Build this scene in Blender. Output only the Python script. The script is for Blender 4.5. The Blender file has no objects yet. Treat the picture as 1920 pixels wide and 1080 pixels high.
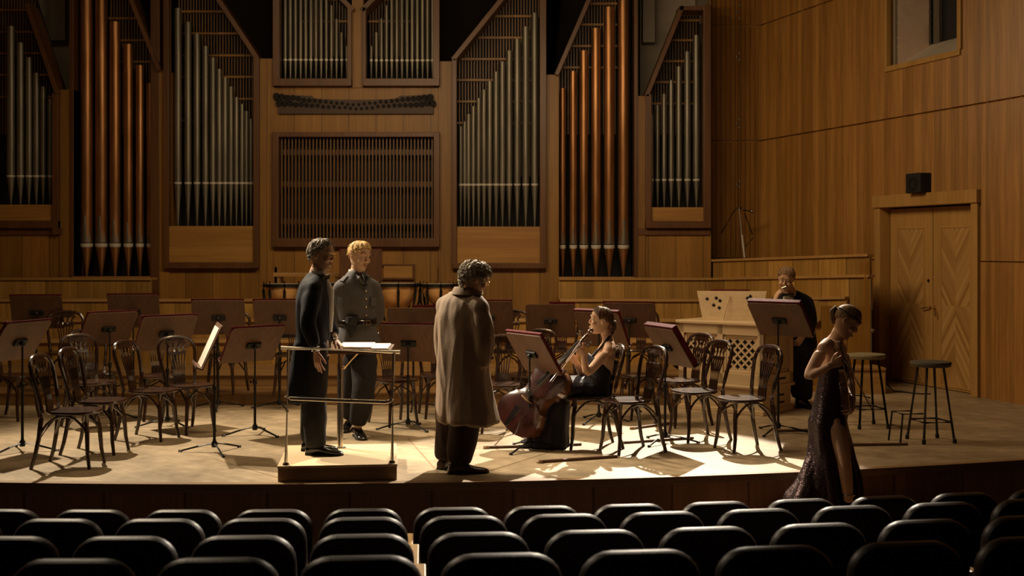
import bpy, bmesh, math, random
import numpy as np
from mathutils import Vector, Matrix, noise
SC = bpy.context.scene
COL = SC.collection
PI = math.pi
R = math.radians
random.seed(7)

# ------------------------------------------------------------------ camera
FPX, HZ, EYE = 2250.0, 465.0, 1.78          # focal length in pixels, horizon row, eye height above the stage
cam_data = bpy.data.cameras.new('camera'); cam = bpy.data.objects.new('camera', cam_data); COL.objects.link(cam)
cam.location = (0, 0, EYE); cam.rotation_euler = (R(90), 0, 0)
cam_data.sensor_width = 36; cam_data.lens = FPX / 1920 * 36; cam_data.shift_y = -75 / 1920
cam_data.clip_end = 200
cam_data.dof.use_dof = True; cam_data.dof.focus_distance = 10.3; cam_data.dof.aperture_fstop = 2.8
SC.camera = cam
# ------------------------------------------------------------------ colour management, world, lights
vs = SC.view_settings
vs.view_transform = 'Standard'; vs.look = 'None'; vs.gamma = 1; vs.use_curve_mapping = False; vs.exposure = 0.0
SC.cycles.max_bounces = 6; SC.cycles.diffuse_bounces = 4; SC.cycles.glossy_bounces = 3
SC.cycles.sample_clamp_indirect = 4
SC.cycles.use_denoising = True
w = bpy.data.worlds.new('hall_dark'); SC.world = w; w.use_nodes = True
w.node_tree.nodes['Background'].inputs[0].default_value = (1.0, 0.62, 0.34, 1)
w.node_tree.nodes['Background'].inputs[1].default_value = 0.012

def spot(name, loc, target, power, col, angle, blend, radius):
    l = bpy.data.lights.new(name, 'SPOT'); l.energy = power; l.color = col
    l.spot_size = R(angle); l.spot_blend = blend; l.shadow_soft_size = radius
    o = bpy.data.objects.new(name, l); COL.objects.link(o); o.location = loc
    o.rotation_euler = (Vector(target) - Vector(loc)).to_track_quat('-Z', 'Y').to_euler()
def area(name, loc, target, power, col, sx, sy):
    l = bpy.data.lights.new(name, 'AREA'); l.energy = power; l.color = col
    l.shape = 'RECTANGLE'; l.size = sx; l.size_y = sy
    o = bpy.data.objects.new(name, l); COL.objects.link(o); o.location = loc
    o.rotation_euler = (Vector(target) - Vector(loc)).to_track_quat('-Z', 'Y').to_euler()
WARM = (1.0, 0.83, 0.60)
spot('stage_spot_right', (2.3, 17.3, 6.3), (0.55, 9.0, 0.0), 8200, (1.0, 0.86, 0.67), 26.5, 0.15, 0.06)
spot('stage_spot_left', (-5.6, 13.6, 6.5), (-2.4, 9.9, 0.4), 3100, WARM, 56, 0.8, 0.09)
spot('podium_spot', (-6.0, 12.7, 6.7), (-0.95, 9.8, 1.0), 3000, WARM, 27, 0.6, 0.07)
area('overhead_wash', (-0.3, 12.2, 5.1), (0.2, 15.2, 0), 185, (1.0, 0.72, 0.42), 5, 0.8)
area('side_wash', (-4.5, 9.5, 7.5), (5.2, 15.0, 2.4), 95, (1.0, 0.70, 0.38), 2, 1)
area('front_wash', (0.0, 9.6, 7.0), (0.0, 18.0, 3.2), 8, (1.0, 0.70, 0.40), 5, 1)

# ------------------------------------------------------------------ pixel helpers: place real things where the photo shows them
def P(px, py, d): return Vector(((px - 960) / FPX * d, d, EYE - (py - HZ) / FPX * d))
def floor_d(py, z=0.0): return (EYE - z) * FPX / (py - HZ)
def GX(px, d): return (px - 960) / FPX * d
def GZ(py, d): return EYE - (py - HZ) / FPX * d

# ------------------------------------------------------------------ mesh builder
def frame_for(t, ref=None):
    t = t.normalized(); up = Vector(ref) if ref is not None else (Vector((0, 0, 1)) if abs(t.z) < 0.9 else Vector((1, 0, 0)))
    a = t.cross(up).normalized(); b = a.cross(t).normalized()
    return a, b
class MB:
    def __init__(s): s.v = []; s.f = []
    def add(s, vs_, fs, M=None):
        n = len(s.v)
        for q in vs_:
            q = Vector(q)
            s.v.append(tuple(M @ q) if M is not None else tuple(q))
        for f in fs: s.f.append([i + n for i in f])
        return s
    def box(s, a, b, M=None):
        x0, y0, z0 = (min(a[i], b[i]) for i in range(3)); x1, y1, z1 = (max(a[i], b[i]) for i in range(3))
        return s.add([(x0,y0,z0),(x1,y0,z0),(x1,y1,z0),(x0,y1,z0),(x0,y0,z1),(x1,y0,z1),(x1,y1,z1),(x0,y1,z1)],
              [(0,3,2,1),(4,5,6,7),(0,1,5,4),(1,2,6,5),(2,3,7,6),(3,0,4,7)], M)
    def loft(s, rings, cap=True, M=None):
        n = len(rings[0]); v = [q for r_ in rings for q in r_]; f = []
        for i in range(len(rings) - 1):
            for j in range(n):
                k = (j + 1) % n
                f.append((i*n+j, i*n+k, (i+1)*n+k, (i+1)*n+j))
        if cap:
            f.append(tuple(range(n-1, -1, -1))); m = (len(rings)-1)*n; f.append(tuple(m+j for j in range(n)))
        return s.add(v, f, M)
    def tube(s, pts, r, n=8, M=None, flat=None):
        pts = [Vector(q) for q in pts]; m = len(pts)
        rs = r if isinstance(r, (list, tuple)) else [r]*m
        rings = []; a = None
        for i, q in enumerate(pts):
            t = (pts[min(i+1, m-1)] - pts[max(i-1, 0)]).normalized()
            if a is None: a, b = frame_for(t)
            else:
                a = (a - t*a.dot(t)).normalized(); b = t.cross(a).normalized()
            ra, rb = (rs[i] if isinstance(rs[i], (list, tuple)) else (rs[i], rs[i]))
            rings.append([q + a*(math.cos(2*PI*j/n)*ra) + b*(math.sin(2*PI*j/n)*rb) for j in range(n)])
        return s.loft(rings, True, M)
    def lathe(s, prof, n=16, M=None):
        rings = [[(r_*math.cos(2*PI*j/n), r_*math.sin(2*PI*j/n), z) for j in range(n)] for r_, z in prof]
        return s.loft(rings, True, M)
    def prism(s, poly, y0, y1, M=None):           # polygon in x,z extruded along y
        n = len(poly); v = [(x, y0, z) for x, z in poly] + [(x, y1, z) for x, z in poly]
        f = [tuple(range(n)), tuple(range(2*n-1, n-1, -1))] + [(i, i+n, (i+1) % n + n, (i+1) % n) for i in range(n)]
        return s.add(v, f, M)
    def ball(s, c, r, n=12, M=None):
        c = Vector(c); rr = r if isinstance(r, (list, tuple)) else (r, r, r); rings = []
        for i in range(1, n):
            t = PI*i/n
            rings.append([(c.x+rr[0]*math.sin(t)*math.cos(2*PI*j/n), c.y+rr[1]*math.sin(t)*math.sin(2*PI*j/n), c.z-rr[2]*math.cos(t)) for j in range(n)])
        return s.loft(rings, True, M)
    def ell(s, c, ax, n=12):                      # ellipsoid with three axis vectors
        c = Vector(c); rings = []
        for i in range(1, n):
            t = PI*i/n
            rings.append([c + ax[0]*(math.sin(t)*math.cos(2*PI*j/n)) + ax[1]*(math.sin(t)*math.sin(2*PI*j/n)) - ax[2]*math.cos(t) for j in range(n)])
        return s.loft(rings)
    def mesh(s, name):
        me = bpy.data.meshes.new(name); me.from_pydata(s.v, [], s.f); me.update()
        bm = bmesh.new(); bm.from_mesh(me); bmesh.ops.recalc_face_normals(bm, faces=bm.faces); bm.to_mesh(me); bm.free()
        return me
    def build(s, name, mat, parent=None, smooth=True, bevel=0, M=None):
        me = s.mesh(name); o = bpy.data.objects.new(name, me); COL.objects.link(o)
        me.materials.append(mat)
        if smooth:
            for p in me.polygons: p.use_smooth = True
            try: me.set_sharp_from_angle(angle=R(38))
            except Exception: pass
        if parent is not None: o.parent = parent
        if M is not None: o.matrix_local = M
        if bevel:
            b = o.modifiers.new('bevel', 'BEVEL'); b.width = bevel; b.segments = 2; b.limit_method = 'ANGLE'; b.angle_limit = R(40)
        return o
def tag(o, label=None, cat=None, group=None, kind=None):
    if label: o['label'] = label
    if cat: o['category'] = cat
    if group: o['group'] = group
    if kind: o['kind'] = kind
    return o
def empty(name, loc=(0,0,0), rz=0, label=None, cat=None, group=None):
    o = bpy.data.objects.new(name, None); o.empty_display_size = 0.1; COL.objects.link(o)
    o.location = loc; o.rotation_euler = (0, 0, rz)
    return tag(o, label, cat, group)
def copy_tree(o, parent=None):
    c = o.copy(); COL.objects.link(c)
    if parent is not None: c.parent = parent
    for ch in [x for x in KIDS.get(o.name, [])]: copy_tree(ch, c)
    return c
KIDS = {}
def index_kids(root):
    for o in bpy.data.objects:
        if o.parent: KIDS.setdefault(o.parent.name, [])
    for k in list(KIDS): KIDS[k] = []
    for o in bpy.data.objects:
        if o.parent: KIDS[o.parent.name].append(o)

# ------------------------------------------------------------------ materials
def mat(name, col, rough=0.5, metal=0.0, spec=0.5, coat=0.0, sheen=0.0, emit=None):
    m = bpy.data.materials.new(name); m.use_nodes = True; b = m.node_tree.nodes['Principled BSDF']
    b.inputs['Base Color'].default_value = (*col, 1); b.inputs['Roughness'].default_value = rough
    b.inputs['Metallic'].default_value = metal; b.inputs['Specular IOR Level'].default_value = spec
    b.inputs['Coat Weight'].default_value = coat; b.inputs['Sheen Weight'].default_value = sheen
    return m
def nodes(m): return m.node_tree, m.node_tree.nodes['Principled BSDF']
def speckle(m, c1, c2, scale, stretch=(1,1,1), bump=0.0, detail=4, coord='Object', pos=(0.35, 0.65)):
    nt, b = nodes(m); N = nt.nodes; L = nt.links
    tc = N.new('ShaderNodeTexCoord'); mp = N.new('ShaderNodeMapping'); mp.inputs['Scale'].default_value = stretch
    nz = N.new('ShaderNodeTexNoise'); nz.inputs['Scale'].default_value = scale; nz.inputs['Detail'].default_value = detail
    cr = N.new('ShaderNodeValToRGB'); e = cr.color_ramp.elements
    e[0].position, e[1].position = pos; e[0].color = (*c1, 1); e[1].color = (*c2, 1)
    L.new(tc.outputs[coord], mp.inputs[0]); L.new(mp.outputs[0], nz.inputs['Vector']); L.new(nz.outputs['Fac'], cr.inputs[0])
    L.new(cr.outputs[0], b.inputs['Base Color'])
    if bump:
        bp = N.new('ShaderNodeBump'); bp.inputs['Strength'].default_value = bump; bp.inputs['Distance'].default_value = 0.01
        L.new(nz.outputs['Fac'], bp.inputs['Height']); L.new(bp.outputs[0], b.inputs['Normal'])
    return m
def wood(name, c1, c2, along='z', rough=0.45, planks=0.0, grain=6.0, coat=0.0, tone=0.25):
    """Wood: fine grain streaks along one axis, broad tone bands and, if planks > 0, boards of that width across x."""
    m = mat(name, c1, rough, coat=coat); nt, b = nodes(m); N = nt.nodes; L = nt.links
    tc = N.new('ShaderNodeTexCoord'); mp = N.new('ShaderNodeMapping'); L.new(tc.outputs['Object'], mp.inputs[0])
    s = {'x': (0.05, 1, 1), 'y': (1, 0.05, 1), 'z': (1, 1, 0.05)}[along]; mp.inputs['Scale'].default_value = s
    n1 = N.new('ShaderNodeTexNoise'); n1.inputs['Scale'].default_value = grain*5; n1.inputs['Detail'].default_value = 6
    n2 = N.new('ShaderNodeTexNoise'); n2.inputs['Scale'].default_value = grain*0.7; n2.inputs['Detail'].default_value = 2
    L.new(mp.outputs[0], n1.inputs['Vector']); L.new(mp.outputs[0], n2.inputs['Vector'])
    ad = N.new('ShaderNodeMath'); ad.operation = 'ADD'; L.new(n1.outputs['Fac'], ad.inputs[0]); L.new(n2.outputs['Fac'], ad.inputs[1])
    cr = N.new('ShaderNodeValToRGB'); e = cr.color_ramp.elements
    e[0].position = 0.42; e[1].position = 0.60; e[0].color = (*c1, 1); e[1].color = (*c2, 1)
    ml = N.new('ShaderNodeMath'); ml.operation = 'MULTIPLY'; ml.inputs[1].default_value = 0.5
    L.new(ad.outputs[0], ml.inputs[0]); L.new(ml.outputs[0], cr.inputs[0])
    out = cr.outputs[0]
    if planks:
        sx = N.new('ShaderNodeSeparateXYZ'); L.new(tc.outputs['Object'], sx.inputs[0])
        ax = {'x': 'Z', 'y': 'X', 'z': 'X'}[along]
        dv = N.new('ShaderNodeMath'); dv.operation = 'DIVIDE'; dv.inputs[1].default_value = planks; L.new(sx.outputs[ax], dv.inputs[0])
        fl = N.new('ShaderNodeMath'); fl.operation = 'FLOOR'; L.new(dv.outputs[0], fl.inputs[0])
        wn = N.new('ShaderNodeTexWhiteNoise'); wn.noise_dimensions = '1D'; L.new(fl.outputs[0], wn.inputs['W'])
        mr = N.new('ShaderNodeMapRange'); mr.inputs['To Min'].default_value = 1-tone; mr.inputs['To Max'].default_value = 1+tone*0.6
        L.new(wn.outputs['Value'], mr.inputs['Value'])
        fr = N.new('ShaderNodeMath'); fr.operation = 'FRACT'; L.new(dv.outputs[0], fr.inputs[0])
        gp = N.new('ShaderNodeMath'); gp.operation = 'GREATER_THAN'; gp.inputs[1].default_value = 0.03; L.new(fr.outputs[0], gp.inputs[0])
        gm = N.new('ShaderNodeMapRange'); gm.inputs['To Min'].default_value = 0.45; L.new(gp.outputs[0], gm.inputs['Value'])
        mm = N.new('ShaderNodeMath'); mm.operation = 'MULTIPLY'; L.new(mr.outputs[0], mm.inputs[0]); L.new(gm.outputs[0], mm.inputs[1])
        vm = N.new('ShaderNodeVectorMath'); vm.operation = 'SCALE'; L.new(out, vm.inputs[0]); L.new(mm.outputs[0], vm.inputs['Scale'])
        out = vm.outputs[0]
    L.new(out, b.inputs['Base Color'])
    bp = N.new('ShaderNodeBump'); bp.inputs['Strength'].default_value = 0.12; bp.inputs['Distance'].default_value = 0.004
    L.new(n1.outputs['Fac'], bp.inputs['Height']); L.new(bp.outputs[0], b.inputs['Normal'])
    return m
M_ = {}
M_['oak'] = wood('oak_veneer', (0.28, 0.132, 0.022), (0.37, 0.182, 0.034), 'z', 0.45, 0.42, 7)
M_['oak_fine'] = wood('oak_boards', (0.34, 0.180, 0.038), (0.47, 0.265, 0.066), 'z', 0.45, 0.24, 7, tone=0.3)
M_['oak_h'] = wood('oak_horizontal', (0.35, 0.17, 0.04), (0.46, 0.24, 0.06), 'x', 0.42, 0, 5)
M_['oak_ledge'] = wood('oak_ledge', (0.40, 0.22, 0.07), (0.50, 0.29, 0.10), 'x', 0.4, 0, 5)
M_['redwood'] = wood('red_brown_wood', (0.11, 0.045, 0.014), (0.16, 0.068, 0.022), 'z', 0.4, 0, 6)
M_['batten'] = wood('wall_boards', (0.30, 0.135, 0.026), (0.44, 0.215, 0.05), 'z', 0.42, 0, 6)
M_['door'] = wood('door_oak', (0.42, 0.23, 0.065), (0.52, 0.30, 0.095), 'z', 0.42, 0, 6)
M_['riser'] = wood('riser_boards', (0.24, 0.13, 0.045), (0.32, 0.18, 0.065), 'x', 0.5, 0, 6)
M_['fascia'] = wood('stage_fascia', (0.36, 0.19, 0.085), (0.46, 0.25, 0.115), 'z', 0.45, 0.62, 6)
M_['birch'] = wood('pale_ash', (0.62, 0.46, 0.27), (0.70, 0.53, 0.32), 'x', 0.45, 0, 5)
M_['lacquer'] = wood('dark_chair_wood', (0.024, 0.011, 0.007), (0.055, 0.024, 0.013), 'z', 0.24, 0, 9, coat=0.35)
M_['desk'] = wood('desk_wood', (0.10, 0.046, 0.023), (0.145, 0.068, 0.034), 'z', 0.5, 0, 6)
M_['podium'] = wood('podium_wood', (0.26, 0.16, 0.075), (0.34, 0.21, 0.10), 'x', 0.5, 0, 6)
M_['armrest'] = wood('armrest_wood', (0.40, 0.24, 0.10), (0.52, 0.33, 0.15), 'y', 0.35, 0, 6)
M_['black_metal'] = mat('black_metal', (0.010, 0.010, 0.010), 0.5, 0.0, 0.35)
M_['steel'] = mat('brushed_steel', (0.55, 0.50, 0.42), 0.25, 1.0)
M_['brass'] = mat('brass', (0.75, 0.55, 0.28), 0.25, 1.0)
M_['red'] = speckle(mat('red_leather', (0.09, 0.008, 0.012), 0.7, spec=0.2), (0.075, 0.006, 0.010), (0.13, 0.012, 0.018), 40, bump=0.1)
M_['paper'] = speckle(mat('paper', (0.80, 0.74, 0.62), 0.7), (0.74, 0.68, 0.56), (0.84, 0.79, 0.68), 6)
M_['tin'] = speckle(mat('tin', (0.24, 0.22, 0.17), 0.45, 0.7), (0.19, 0.175, 0.14), (0.29, 0.265, 0.21), 5, (3,3,0.3), 0.03)
M_['tin_lip'] = mat('tin_lip', (0.80, 0.76, 0.68), 0.4, 0.25)
M_['copper'] = speckle(mat('copper', (0.42, 0.20, 0.08), 0.40, 0.8), (0.32, 0.15, 0.055), (0.52, 0.26, 0.11), 4, (3,3,0.4), 0.03)
M_['grey_tin'] = mat('dull_tin', (0.20, 0.17, 0.13), 0.5, 0.6)
M_['rack'] = mat('rack_board', (0.085, 0.052, 0.036), 0.6)
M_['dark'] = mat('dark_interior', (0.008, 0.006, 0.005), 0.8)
M_['chamber'] = mat('chamber_shade', (0.012, 0.009, 0.007), 0.9, spec=0.1)  # near-black carries the shade of the deep organ recess
M_['plaster'] = speckle(mat('plaster', (0.30, 0.25, 0.19), 0.85), (0.26, 0.22, 0.17), (0.33, 0.28, 0.21), 3)
M_['sill'] = speckle(mat('lit_sill', (0.6, 0.5, 0.4), 0.85), (0.54, 0.46, 0.36), (0.62, 0.54, 0.42), 3)  # plaster in a raised tone, standing in for light on the sill
M_['slat'] = wood('slat_wood', (0.13, 0.065, 0.022), (0.20, 0.10, 0.035), 'z', 0.45, 0, 6)
M_['lattice_back'] = mat('lattice_back', (0.020, 0.009, 0.005), 0.7)
M_['vinyl'] = speckle(mat('dark_vinyl', (0.016, 0.008, 0.007), 0.46, spec=0.25), (0.012, 0.006, 0.005), (0.020, 0.010, 0.008), 60, bump=0.08)
M_['carpet'] = mat('carpet', (0.03, 0.015, 0.012), 0.95)
M_['rubber'] = mat('rubber', (0.01, 0.01, 0.01), 0.7)
M_['cushion'] = speckle(mat('olive_fabric', (0.26, 0.22, 0.12), 0.9), (0.22, 0.18, 0.10), (0.30, 0.25, 0.14), 60, bump=0.2)
M_['cushion_dark'] = speckle(mat('grey_fabric', (0.10, 0.085, 0.06), 0.9), (0.085, 0.07, 0.05), (0.13, 0.11, 0.08), 60, bump=0.2)
M_['skin'] = speckle(mat('skin', (0.60, 0.38, 0.25), 0.6, spec=0.22), (0.55, 0.34, 0.22), (0.64, 0.42, 0.28), 9)
nodes(M_['skin'])[1].inputs['Subsurface Weight'].default_value = 0.08
M_['eye_white'] = mat('eye_white', (0.6, 0.55, 0.48), 0.2)
M_['iris'] = mat('iris', (0.03, 0.02, 0.015), 0.15)
M_['lips'] = mat('lips', (0.40, 0.17, 0.12), 0.5)
def hairmat(name, a, b, rough=0.6):
    return speckle(mat(name, a, rough, spec=0.3), a, b, 45, (1, 1, 0.25), 0.35)
M_['hair_grey'] = hairmat('grey_hair', (0.24, 0.20, 0.15), (0.52, 0.45, 0.35))
M_['hair_pepper'] = hairmat('grey_brown_hair', (0.16, 0.135, 0.10), (0.42, 0.36, 0.28))
M_['hair_blond'] = hairmat('blond_hair', (0.42, 0.26, 0.09), (0.62, 0.42, 0.18))
M_['hair_brown'] = hairmat('brown_hair', (0.050, 0.022, 0.010), (0.16, 0.08, 0.035))
M_['hair_light'] = hairmat('light_brown_hair', (0.17, 0.10, 0.05), (0.32, 0.20, 0.10))
M_['hair_brown2'] = hairmat('mid_brown_hair', (0.13, 0.075, 0.036), (0.32, 0.20, 0.10))
def cloth(name, a, b, rough=0.85, sheen=0.0): return speckle(mat(name, a, rough, sheen=sheen, spec=0.3), a, b, 120, bump=0.25, pos=(0.3, 0.7))
M_['tux'] = cloth('black_tailcoat', (0.0045, 0.005, 0.008), (0.008, 0.0085, 0.013), 0.8)
M_['satin'] = mat('black_satin', (0.012, 0.012, 0.016), 0.3)
M_['grey_cloth'] = cloth('grey_uniform', (0.080, 0.076, 0.078), (0.115, 0.108, 0.106))
M_['trench'] = cloth('beige_trench', (0.30, 0.215, 0.15), (0.37, 0.27, 0.19), 0.75)
M_['dark_trousers'] = cloth('dark_trousers', (0.016, 0.014, 0.015), (0.026, 0.022, 0.022))
M_['brown_trousers'] = cloth('brown_trousers', (0.030, 0.015, 0.012), (0.045, 0.024, 0.018))
M_['shirt'] = cloth('white_shirt', (0.62, 0.58, 0.52), (0.72, 0.68, 0.62), 0.7, 0)
M_['shoe'] = mat('polished_leather', (0.010, 0.008, 0.007), 0.16, coat=0.5)
M_['shoe_brown'] = mat('brown_leather', (0.05, 0.022, 0.012), 0.4)
M_['gown'] = cloth('black_gown', (0.008, 0.007, 0.012), (0.014, 0.012, 0.02), 0.6)
def sequin(name, c, scale=160, rough=0.22):
    m = mat(name, c, rough, metal=0.75); nt, b = nodes(m); N = nt.nodes; L = nt.links
    tc = N.new('ShaderNodeTexCoord'); v = N.new('ShaderNodeTexVoronoi'); v.inputs['Scale'].default_value = scale
    L.new(tc.outputs['Object'], v.inputs['Vector'])
    vm = N.new('ShaderNodeVectorMath'); vm.operation = 'SUBTRACT'; vm.inputs[1].default_value = (0.5, 0.5, 0.5); L.new(v.outputs['Color'], vm.inputs[0])
    sc = N.new('ShaderNodeVectorMath'); sc.operation = 'SCALE'; sc.inputs['Scale'].default_value = 0.5; L.new(vm.outputs[0], sc.inputs[0])
    ge = N.new('ShaderNodeNewGeometry'); ad = N.new('ShaderNodeVectorMath'); L.new(ge.outputs['Normal'], ad.inputs[0]); L.new(sc.outputs[0], ad.inputs[1])
    nm = N.new('ShaderNodeVectorMath'); nm.operation = 'NORMALIZE'; L.new(ad.outputs[0], nm.inputs[0]); L.new(nm.outputs[0], b.inputs['Normal'])
    return m
M_['sequin'] = sequin('sequin_gown', (0.045, 0.026, 0.026), 230, 0.36)
M_['cello'] = speckle(mat('cello_varnish', (0.04, 0.010, 0.008), 0.26, coat=0.3), (0.026, 0.007, 0.006), (0.06, 0.015, 0.010), 4, (1,1,1))
M_['cello_side'] = speckle(mat('cello_ribs', (0.16, 0.06, 0.02), 0.2, coat=0.8), (0.10, 0.035, 0.015), (0.20, 0.08, 0.03), 8)
M_['ebony'] = mat('ebony', (0.012, 0.010, 0.010), 0.22, coat=0.4)
M_['kettle'] = speckle(mat('kettle_copper', (0.90, 0.52, 0.22), 0.3, 0.45), (0.75, 0.42, 0.16), (0.98, 0.62, 0.28), 6, bump=0.05)
M_['drumhead'] = mat('drumhead', (0.6, 0.52, 0.40), 0.5)
M_['strip'] = wood('floor_strip', (0.10, 0.05, 0.03), (0.15, 0.08, 0.045), 'x', 0.5, 0, 6)

# parquet floor: small blocks of oak laid diagonally to the footlights, worn and scuffed
def parquet():
    m = mat('stage_parquet', (0.5, 0.35, 0.2), 0.42); nt, b = nodes(m); N = nt.nodes; L = nt.links
    tc = N.new('ShaderNodeTexCoord'); mp = N.new('ShaderNodeMapping'); mp.inputs['Rotation'].default_value = (0, 0, R(45)); L.new(tc.outputs['Object'], mp.inputs[0])
    br = N.new('ShaderNodeTexBrick'); br.inputs['Scale'].default_value = 1; br.inputs['Brick Width'].default_value = 0.42; br.inputs['Row Height'].default_value = 0.075
    br.inputs['Mortar Size'].default_value = 0.0016; br.inputs['Color1'].default_value = (0.43, 0.325, 0.20, 1); br.inputs['Color2'].default_value = (0.49, 0.375, 0.235, 1)
    br.inputs['Mortar'].default_value = (0.33, 0.23, 0.13, 1); br.offset = 0.5; L.new(mp.outputs[0], br.inputs['Vector'])
    n1 = N.new('ShaderNodeTexNoise'); n1.inputs['Scale'].default_value = 1.3; n1.inputs['Detail'].default_value = 8; n1.inputs['Roughness'].default_value = 0.7; L.new(tc.outputs['Object'], n1.inputs['Vector'])
    n2 = N.new('ShaderNodeTexNoise'); n2.inputs['Scale'].default_value = 7; n2.inputs['Detail'].default_value = 6; L.new(mp.outputs[0], n2.inputs['Vector'])
    mr = N.new('ShaderNodeMapRange'); mr.inputs['From Min'].default_value = 0.3; mr.inputs['From Max'].default_value = 0.7; mr.inputs['To Min'].default_value = 0.60; mr.inputs['To Max'].default_value = 1.22; L.new(n1.outputs['Fac'], mr.inputs['Value'])
    m2 = N.new('ShaderNodeMapRange'); m2.inputs['From Min'].default_value = 0.3; m2.inputs['From Max'].default_value = 0.7; m2.inputs['To Min'].default_value = 0.80; m2.inputs['To Max'].default_value = 1.14; L.new(n2.outputs['Fac'], m2.inputs['Value'])
    mu = N.new('ShaderNodeMath'); mu.operation = 'MULTIPLY'; L.new(mr.outputs[0], mu.inputs[0]); L.new(m2.outputs[0], mu.inputs[1])
    sc = N.new('ShaderNodeVectorMath'); sc.operation = 'SCALE'; L.new(br.outputs['Color'], sc.inputs[0]); L.new(mu.outputs[0], sc.inputs['Scale'])
    L.new(sc.outputs[0], b.inputs['Base Color'])
    r2 = N.new('ShaderNodeMapRange'); r2.inputs['To Min'].default_value = 0.36; r2.inputs['To Max'].default_value = 0.62; L.new(n1.outputs['Fac'], r2.inputs['Value']); L.new(r2.outputs[0], b.inputs['Roughness'])
    return m
M_['parquet'] = parquet()
# diagonal veneer for the door panels
def veneer(name, sx, sz):
    m = mat(name, (0.5, 0.3, 0.1), 0.4); nt, b = nodes(m); N = nt.nodes; L = nt.links
    tc = N.new('ShaderNodeTexCoord'); sp = N.new('ShaderNodeSeparateXYZ'); L.new(tc.outputs['Object'], sp.inputs[0])
    a = N.new('ShaderNodeMath'); a.operation = 'MULTIPLY'; a.inputs[1].default_value = sx; L.new(sp.outputs['X'], a.inputs[0])
    c = N.new('ShaderNodeMath'); c.operation = 'MULTIPLY_ADD'; c.inputs[1].default_value = sz; L.new(sp.outputs['Z'], c.inputs[0]); L.new(a.outputs[0], c.inputs[2])
    s = N.new('ShaderNodeMath'); s.operation = 'DIVIDE'; s.inputs[1].default_value = 0.055; L.new(c.outputs[0], s.inputs[0])
    f = N.new('ShaderNodeMath'); f.operation = 'FLOOR'; L.new(s.outputs[0], f.inputs[0])
    wn = N.new('ShaderNodeTexWhiteNoise'); wn.noise_dimensions = '1D'; L.new(f.outputs[0], wn.inputs['W'])
    cr = N.new('ShaderNodeValToRGB'); e = cr.color_ramp.elements; e[0].color = (0.36, 0.19, 0.055, 1); e[1].color = (0.58, 0.35, 0.125, 1)
    L.new(wn.outputs['Value'], cr.inputs[0]); L.new(cr.outputs[0], b.inputs['Base Color'])
    return m
M_['ven_a'] = veneer('veneer_rising', 1, 0.7); M_['ven_b'] = veneer('veneer_falling', -1, 0.7)

# ================================================================== SETTING
def struct(mb, name, m, parent=None, smooth=False, bevel=0, M=None):
    o = mb.build(name, m, parent, smooth, bevel, M)
    if parent is None: o['kind'] = 'structure'
    return o
def edge_y(x): return 9.05 + 0.0246 * (x + 2.2) ** 2
xs = [-9 + 0.3*i for i in range(61)]
# stage floor with a curved front edge
mb = MB(); n = len(xs)
top = [(x, edge_y(x), 0) for x in xs]; bot = [(x, edge_y(x), -0.06) for x in xs]
back = [(x, 19.3, 0) for x in xs]; backb = [(x, 19.3, -0.06) for x in xs]
mb.add(top + back, [(i, i+1, n+i+1, n+i) for i in range(n-1)])
mb.add(bot + backb, [(i, n+i, n+i+1, i+1) for i in range(n-1)])
mb.add(top + bot, [(i, n+i, n+i+1, i+1) for i in range(n-1)])
struct(mb, 'floor_stage', M_['parquet'])
mb = MB()                                               # nosing strip along the edge
for i in range(n-1):
    a, b = xs[i], xs[i+1]
    mb.add([(a, edge_y(a)-0.03, 0.004), (b, edge_y(b)-0.03, 0.004), (b, edge_y(b)+0.05, 0.004), (a, edge_y(a)+0.05, 0.004),
            (a, edge_y(a)-0.03, -0.05), (b, edge_y(b)-0.03, -0.05), (b, edge_y(b)+0.05, -0.05), (a, edge_y(a)+0.05, -0.05)],
           [(0,1,2,3), (4,7,6,5), (0,4,5,1), (2,6,7,3)])
struct(mb, 'trim_1', M_['podium'])
mb = MB()
mb.add([(x, edge_y(x)+0.02, -0.05) for x in xs] + [(x, edge_y(x)+0.02, -1.05) for x in xs], [(i, n+i, n+i+1, i+1) for i in range(n-1)])
mb.add([(x, edge_y(x)+0.05, -0.05) for x in xs] + [(x, edge_y(x)+0.05, -1.05) for x in xs], [(i, i+1, n+i+1, n+i) for i in range(n-1)])
struct(mb, 'wall_stage_front', M_['fascia'])
# thin dark joints between floor sections
def seam(name, p, q):
    a = Vector((GX(p[0], floor_d(p[1])), floor_d(p[1]), 0)); b = Vector((GX(q[0], floor_d(q[1])), floor_d(q[1]), 0))
    t = (b-a).normalized(); s = Vector((-t.y, t.x, 0))*0.006
    m = MB(); m.add([a-s, a+s, b+s, b-s, a-s+Vector((0,0,.0015)), a+s+Vector((0,0,.0015)), b+s+Vector((0,0,.0015)), b-s+Vector((0,0,.0015))],
          [(0,3,2,1),(4,5,6,7),(0,1,5,4),(1,2,6,5),(2,3,7,6),(3,0,4,7)])
    struct(m, name, M_['podium'])
seam('trim_2', (765, 822), (822, 886)); seam('trim_3', (405, 862), (522, 896)); seam('trim_4', (915, 884), (1100, 826)); seam('trim_5', (1545, 818), (1400, 800))
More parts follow.
